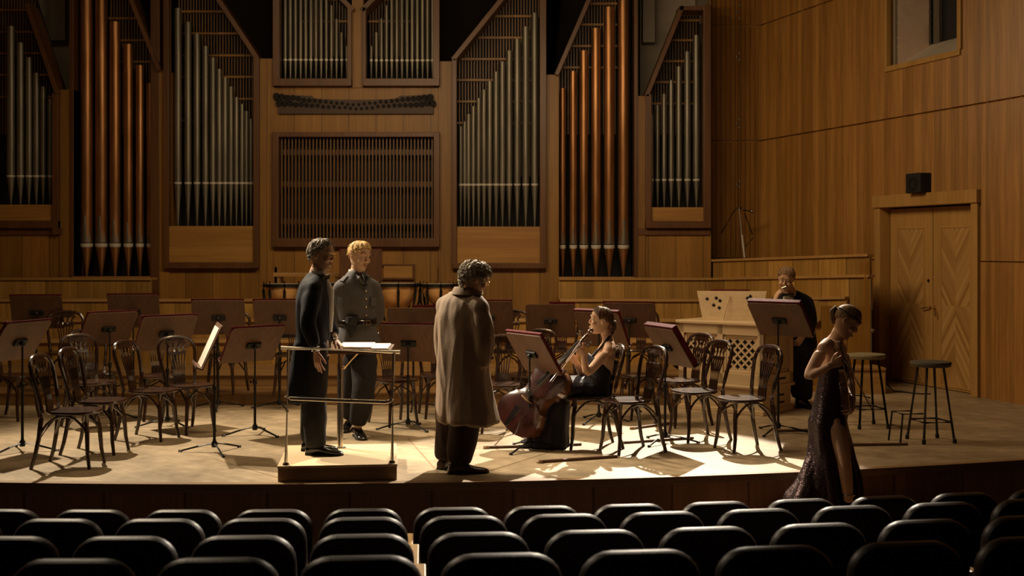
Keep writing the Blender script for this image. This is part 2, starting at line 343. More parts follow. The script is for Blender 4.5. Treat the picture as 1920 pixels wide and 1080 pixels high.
# auditorium floor, raked up towards the camera
mb = MB(); mb.add([(-9, 9.9, -1.0), (9, 9.9, -1.0), (9, 8.4, -0.86), (-9, 8.4, -0.86), (9, 2.0, 0.05), (-9, 2.0, 0.05)], [(0,1,2,3), (3,2,4,5)])
struct(mb, 'floor_auditorium', M_['carpet'])
mb = MB(); mb.box((-9.2, 1.0, 9.4), (9.2, 20.4, 9.6)); struct(mb, 'ceiling', M_['chamber'])
mb = MB(); mb.box((-9.2, 1.0, -1.0), (-9.0, 20.4, 9.4)); struct(mb, 'wall_left', M_['batten'])

# back wall: shade of the unlit organ recess painted near-black in the middle, plaster beside it, boards in the right corner
mb = MB(); mb.box((GX(236, 19.2), 19.2, -0.1), (GX(1200, 19.2), 19.3, 9.4)); struct(mb, 'wall_recess_shade', M_['chamber'])
mb = MB(); mb.box((-9, 19.32, -0.1), (GX(236, 19.2), 19.42, 9.4)); mb.box((GX(1200, 19.2), 19.32, -0.1), (3.08, 19.42, 9.4)); struct(mb, 'wall_plaster', M_['plaster'])
mb = MB(); mb.box((GX(1205, 19.1), 19.05, GZ(80, 19.1)), (GX(1227, 19.1), 19.3, 9.3)); mb.box((GX(1307, 19.1), 19.05, GZ(14, 19.1)), (GX(1330, 19.1), 19.3, 9.3)); mb.box((GX(96, 19.1), 19.05, GZ(76, 19.1)), (GX(124, 19.1), 19.3, 9.3)); struct(mb, 'trim_8', M_['grey_tin'])
mb = MB()
def boards(mb, x0, x1, spans, pitch=0.078, depth=0.024):
    k = 0; x = x0
    while x < x1 - 0.001:
        xe = min(x + pitch, x1)
        for (z0, z1) in spans(0.5*(x+xe)):
            mb.add([(x+0.002, 0.02, z0), (xe-0.008, 0.02, z0), (xe-0.008, -0.006, z0), (x+0.002, -depth, z0), (x+0.002, 0.02, z1), (xe-0.008, 0.02, z1), (xe-0.008, -0.006, z1), (x+0.002, -depth, z1)],
                   [(0,3,2,1)[::-1], (4,5,6,7), (0,1,5,4)[::-1], (1,2,6,5)[::-1], (2,3,7,6), (3,0,4,7)])
        x = xe
TIERS = [(-1.0, 1.612), (1.628, 3.487), (3.512, 5.337), (5.362, 9.3)]
boards(mb, 0, 1.0, lambda x: TIERS); mb.box((0, 0.02, -1), (1.0, 0.06, 9.3))
struct(mb, 'wall_back', M_['batten'], M=Matrix.Translation((3.05, 19.3, 0)))

# right wall, running obliquely towards the hall
WU = Vector((0.32, -1.0, 0)).normalized(); WO = Vector((10.166 - 0.32*19.6, 19.6, 0)); WRZ = math.atan2(WU.y, WU.x)
MW = Matrix.Translation(WO) @ Matrix.Rotation(WRZ, 4, 'Z')
def wall_s(px): return (19.6 - 10.166/((px-960)/FPX + 0.32)) * 1.04995
D0, D1 = wall_s(1648), wall_s(1838); DT = 2.45
W0, W1, WZ0, WZ1 = wall_s(1668), wall_s(1800), 4.18, 6.6
def spans(x):
    out = []
    for z0, z1 in TIERS:
        cut = []
        if D0 < x < D1: cut.append((-0.001, DT))
        if W0 < x < W1: cut.append((WZ0, WZ1))
        cur = [(z0, z1)]
        for a, b in cut:
            new = []
            for p, q in cur:
                if b <= p or a >= q: new.append((p, q)); continue
                if a > p: new.append((p, a))
                if b < q: new.append((b, q))
            cur = new
        out += cur
    return out
mb = MB(); boards(mb, 0, 12.4, spans, 0.080, 0.030)
for a, b, c, d in ((0, D0, -1, 9.3), (D1, 12.4, -1, 9.3), (D0, D1, DT, WZ0), (D0, W0, WZ0, WZ1), (W1, D1, WZ0, WZ1), (D0, D1, WZ1, 9.3)):
    mb.box((a, 0.018, c), (b, 0.07, d))
M_['wallb'] = wood('right_wall_boards', (0.32, 0.145, 0.028), (0.46, 0.225, 0.052), 'z', 0.42, 0.080, 6, tone=0.22)
struct(mb, 'wall_right', M_['wallb'], M=MW)
# door in the right wall
dw = D1 - D0; dr = empty('door_1'); dr.matrix_local = MW @ Matrix.Translation((D0, 0, 0)); dr['kind'] = 'structure'
mb = MB(); mb.box((-0.02, -0.06, 0), (0.10, 0.16, DT)); mb.box((dw-0.10, -0.06, 0), (dw+0.02, 0.16, DT)); mb.box((-0.04, -0.09, DT-0.13), (dw+0.04, 0.16, DT+0.03))
mb.build('door_frame', M_['door'], dr, False, 0.006)
mb = MB(); mb.box((0.0, 0.15, 0), (dw, 0.19, DT)); mb.build('door_recess', M_['dark'], dr, False)
lw = (dw - 0.24) / 2
for k in range(2):
    x0 = 0.12 + k*(lw + 0.006); 
    lf = empty('door_leaf'); lf.parent = dr; lf.location = (x0, 0.10, 0)
    mb = MB(); mb.box((0, 0, 0.01), (lw-0.006, 0.045, DT-0.15))
    pz0, pz1, pzm = 0.06, 2.03, 1.06; a, b = (0.16, 0.66) if k == 0 else (0.16, 0.66); a, b = a*lw/0.84, b*lw/0.84
    for q in ((a-0.02, pz0-0.02, b+0.02, pz0), (a-0.02, pz1, b+0.02, pz1+0.02), (a-0.02, pz0, a, pz1), (b, pz0, b+0.02, pz1)):
        mb.box((q[0], -0.012, q[1]), (q[2], 0.001, q[3]))
    mb.build('leaf_board', M_['door'], lf, False, 0.003)
    mx = (a+b)/2
    for (u0, u1, z0, z1, mm) in ((a, mx, pzm, pz1, 'ven_a'), (mx, b, pzm, pz1, 'ven_b'), (a, mx, pz0, pzm, 'ven_b'), (mx, b, pz0, pzm, 'ven_a')):
        m = MB(); m.box((u0, -0.004, z0), (u1, 0.001, z1)); m.build('veneer_panel', M_[mm], lf, False)
for k, sx in ((0, -1), (1, 1)):
    m = MB(); cx = 0.12 + lw + 0.0 + sx*0.045
    m.lathe([(0.022, 0), (0.022, 0.008), (0.010, 0.012), (0.009, 0.05)], 14, Matrix.Translation((cx, 0.10, 1.02)) @ Matrix.Rotation(R(90), 4, 'X'))
    m.tube([(cx, 0.055, 1.02), (cx + sx*0.05, 0.052, 1.02 - 0.035*(k)), (cx + sx*0.12*(1-0.45*k), 0.055, 1.02 - 0.02 - 0.09*k)], 0.009, 8)
    m.build('door_handle', M_['brass'], dr)
m = MB(); m.lathe([(0.022, 0), (0.022, 0.006), (0.004, 0.008)], 14, Matrix.Translation((0.12+lw-0.09, 0.10, 1.36)) @ Matrix.Rotation(R(90), 4, 'X')); m.build('keyhole', M_['ebony'], dr)
# control room window high in the right wall
ww = W1 - W0; wh = WZ1 - WZ0; wr = empty('window_1'); wr.matrix_local = MW @ Matrix.Translation((W0, 0, WZ0)); wr['kind'] = 'structure'
m = MB()
for q in ((-0.05, -0.05, ww+0.05, 0.02), (-0.05, 0.02, 0.0, wh), (ww, 0.02, ww+0.07, wh), (-0.05, wh, ww+0.05, wh+0.05)): m.box((q[0], -0.05, q[1]), (q[2], 0.06, q[3]))
m.build('window_frame', M_['door'], wr, False, 0.005)
m = MB(); m.box((0, 0.06, 0), (0.035, 0.62, wh)); m.box((ww-0.02, 0.06, 0), (ww, 0.62, wh)); m.build('window_reveal', M_['plaster'], wr, False)
m = MB(); m.add([(0, 0.06, 0), (ww, 0.06, 0), (ww, 0.62, 0.34), (0, 0.62, 0.34), (0, 0.06, -0.05), (ww, 0.06, -0.05), (ww, 0.62, -0.05), (0, 0.62, -0.05)], [(0,1,2,3),(4,7,6,5),(0,4,5,1),(2,6,7,3),(0,3,7,4),(1,5,6,2)]); m.build('window_sill', M_['sill'], wr, False)
m = MB(); nn = 60; vv = []; ff = []
for i in range(nn+1):                                    # crumpled cloth hung on the near reveal, colour paled in place of light
    z = wh*i/nn
    for k_ in range(9): vv.append((0.045 + 0.010*noise.noise(Vector((k_*0.4, z*16, 0))) + 0.006*math.sin(z*60 + k_), 0.09 + 0.50*k_/8, z))
for i in range(nn):
    for k_ in range(8): ff.append((i*9+k_, i*9+k_+1, (i+1)*9+k_+1, (i+1)*9+k_))
m.add(vv, ff); m.build('window_curtain', mat('lit_curtain_cloth', (0.80, 0.60, 0.46), 0.9), wr)
m = MB(); m.box((0.12, 0.60, 0.2), (0.24, 0.65, wh)); m.build('mullion', M_['grey_tin'], wr, False)
m = MB(); m.box((0, 0.66, 0), (ww, 0.68, wh)); m.build('dark_glass', mat('dark_glass', (0.02, 0.022, 0.025), 0.08), wr, False)
# black monitor speaker above the door
sp = empty('wall_speaker', label='small black loudspeaker standing on the lintel above the double door', cat='speaker')
sp.matrix_local = MW @ Matrix.Translation((wall_s(1735), -0.03, DT+0.03))
m = MB(); m.box((-0.15, -0.16, 0), (0.15, 0.04, 0.25)); m.build('cabinet', M_['rubber'], sp, False, 0.012)
m = MB(); m.lathe([(0.085, 0), (0.085, 0.006), (0.07, 0.008), (0.03, -0.004), (0.012, 0.0)], 20, Matrix.Translation((0, -0.158, 0.11)) @ Matrix.Rotation(R(90), 4, 'X')); m.build('cone', M_['black_metal'], sp)

# choir risers and panelled parapets
m = MB(); m.box((-8.9, 13.60, 0), (1.95, 14.2, 0.14)); m.box((-8.9, 14.2, 0), (2.05, 15.55, 0.28)); m.box((-8.9, 13.58, 0.125), (1.97, 13.64, 0.145)); m.box((-8.9, 14.18, 0.265), (2.07, 14.24, 0.285))
struct(m, 'floor_riser', M_['riser'], bevel=0.004)
def parapet(name, pts, cap=0.06, m='oak_fine'):
    """panelled wall through plan points (x, y, z0, z1) with a projecting ledge"""
    mm = MB(); cc = MB(); bk = -0.08 if name[-1] in '78' else -0.30
    for (a, b) in zip(pts, pts[1:]):
        t = Vector((b[0]-a[0], b[1]-a[1], 0)).normalized(); s = Vector((t.y, -t.x, 0))   # towards the hall
        if s.y > 0: s = -s
        def ring(p, o0, o1, z0, z1): 
            q = Vector((p[0], p[1], 0)); return [q+s*o0+Vector((0,0,z0)), q+s*o1+Vector((0,0,z0)), q+s*o1+Vector((0,0,z1)), q+s*o0+Vector((0,0,z1))]
        mm.loft([ring(a, -0.04, 0, a[2], a[3]), ring(b, -0.04, 0, b[2], b[3])])
        cc.loft([ring(a, bk, 0.035, a[3], a[3]+0.035), ring(b, bk, 0.035, b[3], b[3]+0.035)])
    o = struct(mm, name, M_[m]); cc.build('ledge', M_['oak_ledge'], o, False, 0.004)
    return o
XR = lambda px, d: GX(px, d)
def pp(px, d, y0, y1): return (XR(px, d), d, GZ(y0, d), GZ(y1, d))
parapet('wall_parapet_1', [(-8.9, 15.55, .26, .55), (XR(1330, 15.55), 15.55, .26, .55)])
m = MB(); m.box((-8.9, 15.58, .45), (2.2, 18.6, .56)); struct(m, 'floor_choir_1', M_['riser'])
parapet('wall_parapet_2', [(-8.9, 16.3, .55, .775), (XR(482, 16.3), 16.3, .55, .775)])
m = MB(); m.box((-8.9, 16.32, .6), (XR(482, 16.3), 18.6, .74)); m.box((XR(905, 16.3), 16.32, .6), (2.9, 18.6, .74)); struct(m, 'floor_choir_2', M_['riser'])
parapet('wall_parapet_3', [(XR(930, 16.3), 16.3, .55, .775), (XR(1290, 16.3), 16.3, .55, .775), pp(1515, 15.5, 735, 599)])
parapet('wall_parapet_4', [(-8.9, 17.1, .74, 1.015), (XR(482, 17.1), 17.1, .74, 1.015)])
parapet('wall_parapet_5', [(XR(1050, 17.1), 17.1, .74, 1.015), (XR(1330, 17.1), 17.1, .74, 1.015), pp(1587, 15.35, 735, 561)])
parapet('wall_parapet_6', [(-8.9, 17.9, 1.0, 1.30), (XR(284, 17.9), 17.9, 1.0, 1.30)])
parapet('wall_parapet_7', [(XR(1048, 17.9), 17.9, 1.0, 1.30), (XR(1335, 17.9), 17.9, 1.0, 1.30), (XR(1632, 15.06), 15.06, 1.0, GZ(520, 15.06))])
parapet('wall_parapet_8', [(XR(1337, 18.0), 18.0, 1.3, GZ(487, 18.0)-.03), (XR(1630, 15.16), 15.16, 1.3, GZ(481, 15.16))])
m = MB(); m.box((XR(1280, 15.2), 15.12, 0), (XR(1536, 15.2), 15.16, .86)); m.box((XR(1536, 15.2), 15.06, 0), (XR(1632, 15.06), 15.12, 1.05))
m.box((XR(1632, 15.06)-.06, 15.08, 0), (XR(1632, 15.06), 15.8, 1.6)); m.box((XR(1500, 14.9), 14.86, 0), (XR(1590, 15), 15.1, 0.05)); struct(m, 'wall_choir_side', M_['oak'])
m = MB(); m.box((XR(1514, 15.05), 15.05, GZ(604, 15.05)), (XR(1535, 15.05), 15.1, GZ(564, 15.05))); struct(m, 'trim_6', M_['oak_ledge'])
m = MB(); m.box((XR(1586, 14.8), 14.62, 0), (XR(1652, 14.8), 15.04, .30)); m.box((XR(1586, 14.8)-.01, 14.60, .29), (XR(1652, 14.8), 15.04, .32)); struct(m, 'trim_7', M_['oak_ledge'], bevel=0.004)

# ================================================================== PIPE ORGAN
OD = 18.5
organ = empty('pipe_organ', (0, OD, 0), label='large pipe organ filling the rear wall, oak case with tin and copper pipes', cat='organ')
def ox(px, d=OD): return GX(px, d)
def oz(py, d=OD): return GZ(py, d)
def obox(mb, x0, y0, x1, y1, df, db):                    # pixel rectangle on the organ front, local depths df..db
    mb.box((ox(x0), df, oz(y1)), (ox(x1), db, oz(y0)))
def case(name, m, rects, df, db, bevel=0.006):
    mb = MB()
    for i_, r_ in enumerate(rects): obox(mb, *r_, df - 0.003*i_, db + 0.003*i_)
    return mb.build(name, M_[m], organ, False, bevel)
case('case_panel', 'oak', [(-60, 436, 118, 600)], 0, 0.06)
case('case_panel', 'oak', [(284, 500, 520, 680)], 0, 0.06); case('case_panel', 'oak', [(820, 500, 1046, 680)], 0, 0.06)
case('case_panel', 'oak', [(514, 462, 824, 680)], 0, 0.06); case('case_panel', 'oak', [(514, 163, 824, 250)], 0, 0.06)
case('case_panel', 'oak', [(1196, 440, 1332, 600)], 0, 0.06)
case('chest_panel', 'oak_h', [(-60, 384, 103, 414)], -0.07, 0.02); case('chest_panel', 'oak_h', [(317, 424, 478, 492)], -0.07, 0.02)
case('chest_panel', 'oak_h', [(857, 425, 1014, 493)], -0.07, 0.02); case('chest_panel', 'oak_h', [(1219, 389, 1319, 415)], -0.07, 0.02)
case('chest_panel', 'oak_h', [(138, 518, 283, 527)], -0.04, 0.02); case('chest_panel', 'oak_h', [(1046, 519, 1189, 527)], -0.04, 0.02)
for c in ((112, 168, 139, 600), (298, 133, 318, 680), (486, 110, 515, 680), (822, 115, 850, 680), (1023, 140, 1048, 680), (1194, 180, 1210, 600), (660, -200, 682, 165)):
    case('case_post', 'oak', [c], -0.02, 0.40)
for c in ((283, -200, 300, 600), (1189, -200, 1196, 600), (131, -200, 139, 600)): case('case_post', 'redwood', [c], -0.03, 0.3)
fr = [[(103, 176, 114, 440), (-60, 414, 114, 428)],
      [(310, -200, 320, 502), (478, 108, 488, 502), (312, 492, 486, 503)],
      [(848, 112, 857, 503), (1012, -200, 1024, 503), (850, 493, 1022, 503)],
      [(1209, 178, 1220, 428), (1317, 12, 1331, 428), (1209, 415, 1331, 428)],
      [(514, -200, 527, 163), (653, 16, 661, 163), (514, 149, 661, 163)],
      [(681, 16, 688, 163), (813, -200, 825, 163), (681, 149, 825, 163)],
      [(513, 249, 825, 258), (513, 249, 525, 463), (814, 249, 825, 463), (513, 447, 825, 463)]]
for f_ in fr: case('case_frame', 'redwood', f_, -0.12, 0.05)
case('case_frame', 'redwood', [(1196, 428, 1331, 441)], -0.04, 0.02); case('case_frame', 'redwood', [(-60, 428, 118, 441)], -0.04, 0.02)
case('case_side', 'oak', [(1331, 0, 1333, 600)], -0.02, 0.8)
# sloping top rails
def rail(p, q, wpx=9):
    a = Vector((ox(p[0]), 0, oz(p[1]))); b = Vector((ox(q[0]), 0, oz(q[1]))); t = (b-a).normalized(); s = Vector((-t.z, 0, t.x)) * (wpx/121.6/2)
    mb = MB(); poly = [a-s, b-s, b+s, a+s]; mb.prism([(v.x, v.z) for v in poly], -0.12, 0.30); mb.build('sloping_rail', M_['redwood'], organ, False, 0.004)
rail((372, -60), (484, 110)); rail((225, -60), (302, 134), 8); rail((990, -60), (850, 114)); rail((1130, -60), (1043, 142), 8)
rail((1278, 14), (1211, 182), 8); rail((1272, 18), (1330, 18), 8); rail((612, -30), (664, 22), 9); rail((732, -30), (680, 22), 9); rail((55, 10), (112, 178), 8)
# backing boards and lattice work behind the pipes
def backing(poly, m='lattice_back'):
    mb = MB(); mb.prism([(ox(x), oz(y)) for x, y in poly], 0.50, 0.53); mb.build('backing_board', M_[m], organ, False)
PO = {'a': [(-60, 390), (-60, -200), (0, -160), (106, 180), (106, 390)], 'b': [(138, 522), (138, -200), (180, -200), (286, 100), (286, 522)],
      'c': [(318, 426), (318, -200), (290, -200), (482, 110), (482, 426)], 'd': [(854, 426), (854, 110), (1070, -200), (1014, -200), (1014, 426)],
      'e': [(1046, 522), (1046, 140), (1180, -200), (1190, -200), (1190, 522)], 'f': [(1216, 392), (1216, 178), (1276, 18), (1320, 18), (1320, 392)],
      'g': [(525, 150), (525, -200), (600, -60), (656, 16), (656, 150)], 'h': [(686, 150), (686, 16), (750, -60), (815, -200), (815, 150)]}
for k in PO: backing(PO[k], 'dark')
mb = MB(); obox(mb, 520, 252, 820, 455, 0.30, 0.33); mb.build('backing_board', M_['lattice_back'], organ, False)
def inpoly(poly, x, y):
    c = False; n_ = len(poly)
    for i in range(n_):
        (x1, y1), (x2, y2) = poly[i], poly[(i+1) % n_]
        if (y1 > y) != (y2 > y) and x < (x2-x1)*(y-y1)/(y2-y1)+x1: c = not c
    return c
def lattice(poly, y_hi, bars, x0, x1, pitch=5.6, w=2.2):
    mb = MB(); x = x0 + pitch/2
    while x < x1:
        ys_ = [y for y in range(-200, y_hi, 2) if inpoly(poly, x, y)]
        if ys_: mb.box((ox(x-w/2), 0.38, oz(max(ys_))), (ox(x+w/2), 0.40, oz(min(ys_))))
        x += pitch
    mb.build('lattice_slats', M_['slat'], organ, False)
    for y in bars:
        mb = MB()
        xs_ = [x for x in range(int(x0), int(x1)+1) if inpoly(poly, x, y)]
        if not xs_: continue
        obox(mb, min(xs_)-1, y-2, max(xs_)+1, y+2, 0.35, 0.38)
        mb.build('lattice_bar', M_['oak'], organ, False)
lattice(PO['c'], 330, (13-42, 13, 55, 97, 138, 180, 221), 320, 480)
lattice(PO['d'], 330, (-20, 22, 63, 104, 144, 185, 226), 857, 1012)
lattice(PO['b'], 250, (-16, 26, 68, 109), 190, 284); lattice(PO['e'], 250, (-2, 38, 79, 120), 1048, 1160)
lattice(PO['f'], 250, (30, 68, 108, 148, 189), 1220, 1317); lattice(PO['a'], 250, (10, 52, 93, 134, 176), -40, 104)
lattice(PO['g'], 100, (-10, 32), 560, 655); lattice(PO['h'], 100, (-10, 32), 686, 780)
# swell grille in the centre: vertical slats
mb = MB(); x = 527.5
while x < 813: obox(mb, x, 258, x+2.4, 447, -0.02, 0.03); x += 6.55
mb.build('grille_slats', M_['slat'], organ, False)
mb = MB()
for y in (285, 345, 415): obox(mb, 524, y-5, 814, y+5, 0.05, 0.09)
mb.build('grille_rail', M_['redwood'], organ, False)
# row of small horizontal pipe mouths on a dark rack
mb = MB(); pts_ = []
for i in range(61):
    u = i/60; x = 523 + u*290; y = 178 + 10*(1-abs(2*u-1)**2.2)*(1 if 0.22 < u < 0.78 else 0.35); pts_.append((x, y))
poly = [(ox(x), oz(y)) for x, y in pts_] + [(ox(813), oz(214)), (ox(523), oz(214))]
mb.prism(poly, -0.06, 0.02); rk = mb.build('pipe_rack', M_['rack'], organ, False)
mb = MB(); rng = random.Random(3)
for i in range(58):
    u = i/57; x = 520 + u*292; e = abs(2*u-1); rr = (2.6 + 3.6*e**1.6)
    y = (195 - 10*e + (9 if i % 2 else -3)*(0.6+0.4*e) + rng.uniform(-1, 1)) + (1-e)*4
    mb.lathe([(rr*0.0086, -0.02), (rr*0.0086, 0.012), (rr*0.0068, 0.012), (rr*0.0068, -0.018)], 14, Matrix.Translation((ox(x), -0.06, oz(y))) @ Matrix.Rotation(R(90), 4, 'X') @ Matrix.Scale(-1, 4, (0, 0, 1)))
mb.build('horizontal_pipe', M_['dark'], organ)['kind'] = 'stuff'
# inset panel and wooden ledge low in the centre of the case
case('inset_panel', 'oak_h', [(720, 498, 774, 521)], -0.05, 0.01); case('case_frame', 'redwood', [(716, 495, 778, 498), (716, 521, 778, 524), (774, 495, 778, 524)], -0.06, 0.01, 0.002)
# pipes
def pipe(kind, px, top, mouth, foot, wpx):
    r_ = wpx/2/121.6; x = ox(px); zt, zm, zf = oz(top), oz(mouth), oz(foot); y = 0.17
    m = 'copper' if kind == 'copper' else 'tin'
    mb = MB(); M0 = Matrix.Translation((x, y, 0))
    mb.lathe([(r_*0.98, zm), (r_, zm+0.01), (r_, zt), (r_*0.9, zt), (r_*0.9, zt-0.1)], 20, M0)
    p = mb.build(kind + '_pipe', M_[m], organ)
    f = MB(); f.lathe([(r_*0.16, zf-0.02), (r_*0.97, zm-0.035)], 18, M0); f.build('pipe_foot', M_[m], p)
    l = MB()
    if kind == 'copper':
        hh = r_*4.6; seg = 10; v = []
        for i in range(seg+1):                           # flattened upper lip, a pointed arch on the front of the pipe
            u = -1 + 2*i/seg; a = u*1.15; v.append((math.sin(a)*r_*1.02, -math.cos(a)*r_*1.02))
        b = [(q[0], q[1], zm+0.005) for q in v]; t = [(q[0]*(0.12), -r_*1.03, zm+hh) for q in v]; mdl = [(q[0]*0.80, min(q[1], -r_*0.75)*1.0, zm+hh*0.45) for q in v]
        l.add(b+mdl+t, [(i, i+1, seg+2+i, seg+1+i) for i in range(seg)] + [(seg+1+i, seg+2+i, 2*seg+3+i, 2*seg+2+i) for i in range(seg)], M0)
        l.build('upper_lip', M_['grey_tin'], p)
        l = MB(); l.lathe([(r_*0.80, zm-0.085), (r_*1.05, zm-0.05), (r_*1.06, zm-0.012), (r_*0.6, zm-0.010)], 18, M0); l.build('lower_lip', M_['tin_lip'], p)
    else:
        l.lathe([(r_*0.95, zm-0.035), (r_*1.06, zm-0.022), (r_*1.06, zm-0.004), (r_*0.7, zm-0.002)], 16, M0); l.build('lower_lip', M_['tin_lip'], p)
for px, t, w_ in ((155, -140, 23), (183, -70, 22), (209, 38, 20), (234, 80, 17), (256, 120, 15), (275, 154, 12)): pipe('copper', px, t, 455, 519, w_)
for px, t, w_ in ((1056, 163, 11), (1076, 131, 14), (1096, 92, 16), (1119, 50, 18), (1144, 10, 20), (1171, -80, 21)): pipe('copper', px, t, 458, 520, w_)
for px, t, w_ in ((12, 46, 15), (30, 77, 13.5), (46, 105, 12.5), (60, 134, 11.5), (73, 160, 10.5), (86, 183, 9.5), (98, 203, 8)): pipe('tin', px, t, 327, 384, w_)
cx_ = [328, 347, 364, 380, 394, 406, 417, 428, 438.5, 449, 457.5, 466, 474]; ct = [12, 38, 60, 84, 105, 127, 143, 160, 180, 193, 206, 221, 232]
for i in range(13): pipe('tin', cx_[i], ct[i], 340, 424, 13.5 - i*0.5)
dx_ = [863, 870.5, 878, 887, 897, 907, 918, 930, 942, 955, 970, 986, 1003]; dt = [235, 226, 212, 197, 182, 166, 150, 132, 113, 92, 70, 47, 21]
for i in range(13): pipe('tin', dx_[i], dt[i], 343, 425, 7.5 + i*0.5)
for px, t, w_ in ((1225, 213, 7), (1235.5, 195, 8), (1248, 174, 9), (1261.5, 148, 10), (1276, 122, 11), (1292, 94, 12), (1309, 63, 13)): pipe('tin', px, t, 334, 389, w_)
for i in range(13):
    pipe('tin', 531 + i*9.7, min(-150 + i*3, -100) if i < 6 else -70 + (i-6)*25.5, 107, 149, 8.0 - 0.12*i)
    pipe('tin', 810 - i*9.7, min(-150 + i*3, -100) if i < 6 else -70 + (i-6)*25.5, 108, 149, 8.0 - 0.12*i)

# ================================================================== FURNITURE
MLQ = M_['lacquer']
def make_chair():
    """bentwood chair, sits facing +x; seat 0.46 high, back 0.90 high"""
    t = empty('bentwood_chair')
    mb = MB()
    def rr(a, r_): return r_*(1 + 0.06*math.cos(2*a))
    n_ = 28; ang = [2*PI*i/n_ for i in range(n_)]
    def ring(r_, z): return [(r_*0.98*abs(math.cos(a))**0.78*(1 if math.cos(a) > 0 else -1) + 0.01, r_*abs(math.sin(a))**0.78*(1 if math.sin(a) > 0 else -1)*(0.94+0.08*math.cos(a)), z) for a in ang]
    mb.loft([ring(0.185, 0.432), ring(0.207, 0.436), ring(0.213, 0.447), ring(0.207, 0.460), ring(0.19, 0.462), ring(0.12, 0.457), ring(0.03, 0.455)])
    mb.build('seat', MLQ, t)
    for s in (-1, 1):
        mb = MB(); mb.tube([(0.155, 0.115*s, 0.44), (0.165, 0.128*s, 0.30), (0.175, 0.142*s, 0.12), (0.195, 0.155*s, 0.0)], [0.022, 0.020, 0.017, 0.014], 8); mb.build('leg', MLQ, t)
        mb = MB(); mb.tube([(-0.195, 0.155*s, 0.47), (-0.20, 0.158*s, 0.40), (-0.215, 0.165*s, 0.25), (-0.245, 0.172*s, 0.10), (-0.275, 0.178*s, 0.0)], [0.021, 0.021, 0.019, 0.017, 0.015], 8); mb.build('leg', MLQ, t)
    mb = MB(); pts = []
    half = [(0.155, 0.45), (0.166, 0.54), (0.180, 0.63), (0.193, 0.72), (0.198, 0.78), (0.188, 0.83), (0.160, 0.87), (0.11, 0.892), (0.055, 0.900)]
    for y, z in half + [(0, 0.902)] + [(-y, z) for y, z in half[::-1]]: pts.append((-0.195 - 0.10*max(0, (z-0.46)/0.44)**1.3, y, z))
    mb.tube(pts, 0.0175, 8); mb.build('back_hoop', MLQ, t)
    # fan shaped splat: solid head, five slots, solid foot
    sp = MB()
    def bx(z): return -0.198 - 0.10*max(0, (z-0.46)/0.44)**1.3
    def plate(z0, w0, z1, w1, th=0.006, seg=4):
        rings = []
        for i in range(seg+1):
            u = i/seg; z = z0+(z1-z0)*u; w_ = w0+(w1-w0)*u
            rings.append([(bx(z)-th, -w_, z), (bx(z)+th, -w_, z), (bx(z)+th, w_, z), (bx(z)-th, w_, z)])
        sp.loft(rings)
    plate(0.45, 0.058, 0.54, 0.058); plate(0.73, 0.092, 0.765, 0.100)
    for i in range(6):
        u = -1 + 2*i/5
        sp.tube([(bx(0.53), 0.050*u, 0.53), (bx(0.63), 0.062*u, 0.63), (bx(0.74), 0.086*u, 0.74)], [(0.006, 0.0085)]*3, 6)
    for u in (-0.9, -0.3, 0.3, 0.9): sp.tube([(bx(0.755), 0.092*u, 0.755), (bx(0.80), 0.075*u, 0.80), (bx(0.845), 0.108*u, 0.845)], 0.010, 6)
    plate(0.835, 0.115, 0.885, 0.085)
    sp.build('splat', MLQ, t)
    for s in (-1, 1):                                    # curved braces under the seat
        mb = MB(); mb.tube([(-0.228, 0.166*s, 0.19), (-0.215, 0.163*s, 0.25), (-0.19, 0.160*s, 0.31), (-0.155, 0.156*s, 0.36), (-0.105, 0.152*s, 0.40), (-0.05, 0.149*s, 0.422), (0.01, 0.146*s, 0.424), (0.065, 0.142*s, 0.405), (0.11, 0.138*s, 0.365), (0.145, 0.134*s, 0.32), (0.170, 0.132*s, 0.26)], 0.0105, 8); mb.build('side_brace', MLQ, t)
    mb = MB(); ct_ = [(0.168, -0.130, 0.29), (0.13, -0.075, 0.36), (0.115, 0, 0.40), (0.13, 0.075, 0.36), (0.168, 0.130, 0.29)]; mb.tube(ct_, 0.009, 6); mb.build('front_brace', MLQ, t)
    mb = MB(); mb.tube([(-0.225, -0.164, 0.22), (-0.16, -0.09, 0.35), (-0.14, 0, 0.40), (-0.16, 0.09, 0.35), (-0.225, 0.164, 0.22)], 0.009, 6); mb.build('rear_brace', MLQ, t)
    return t
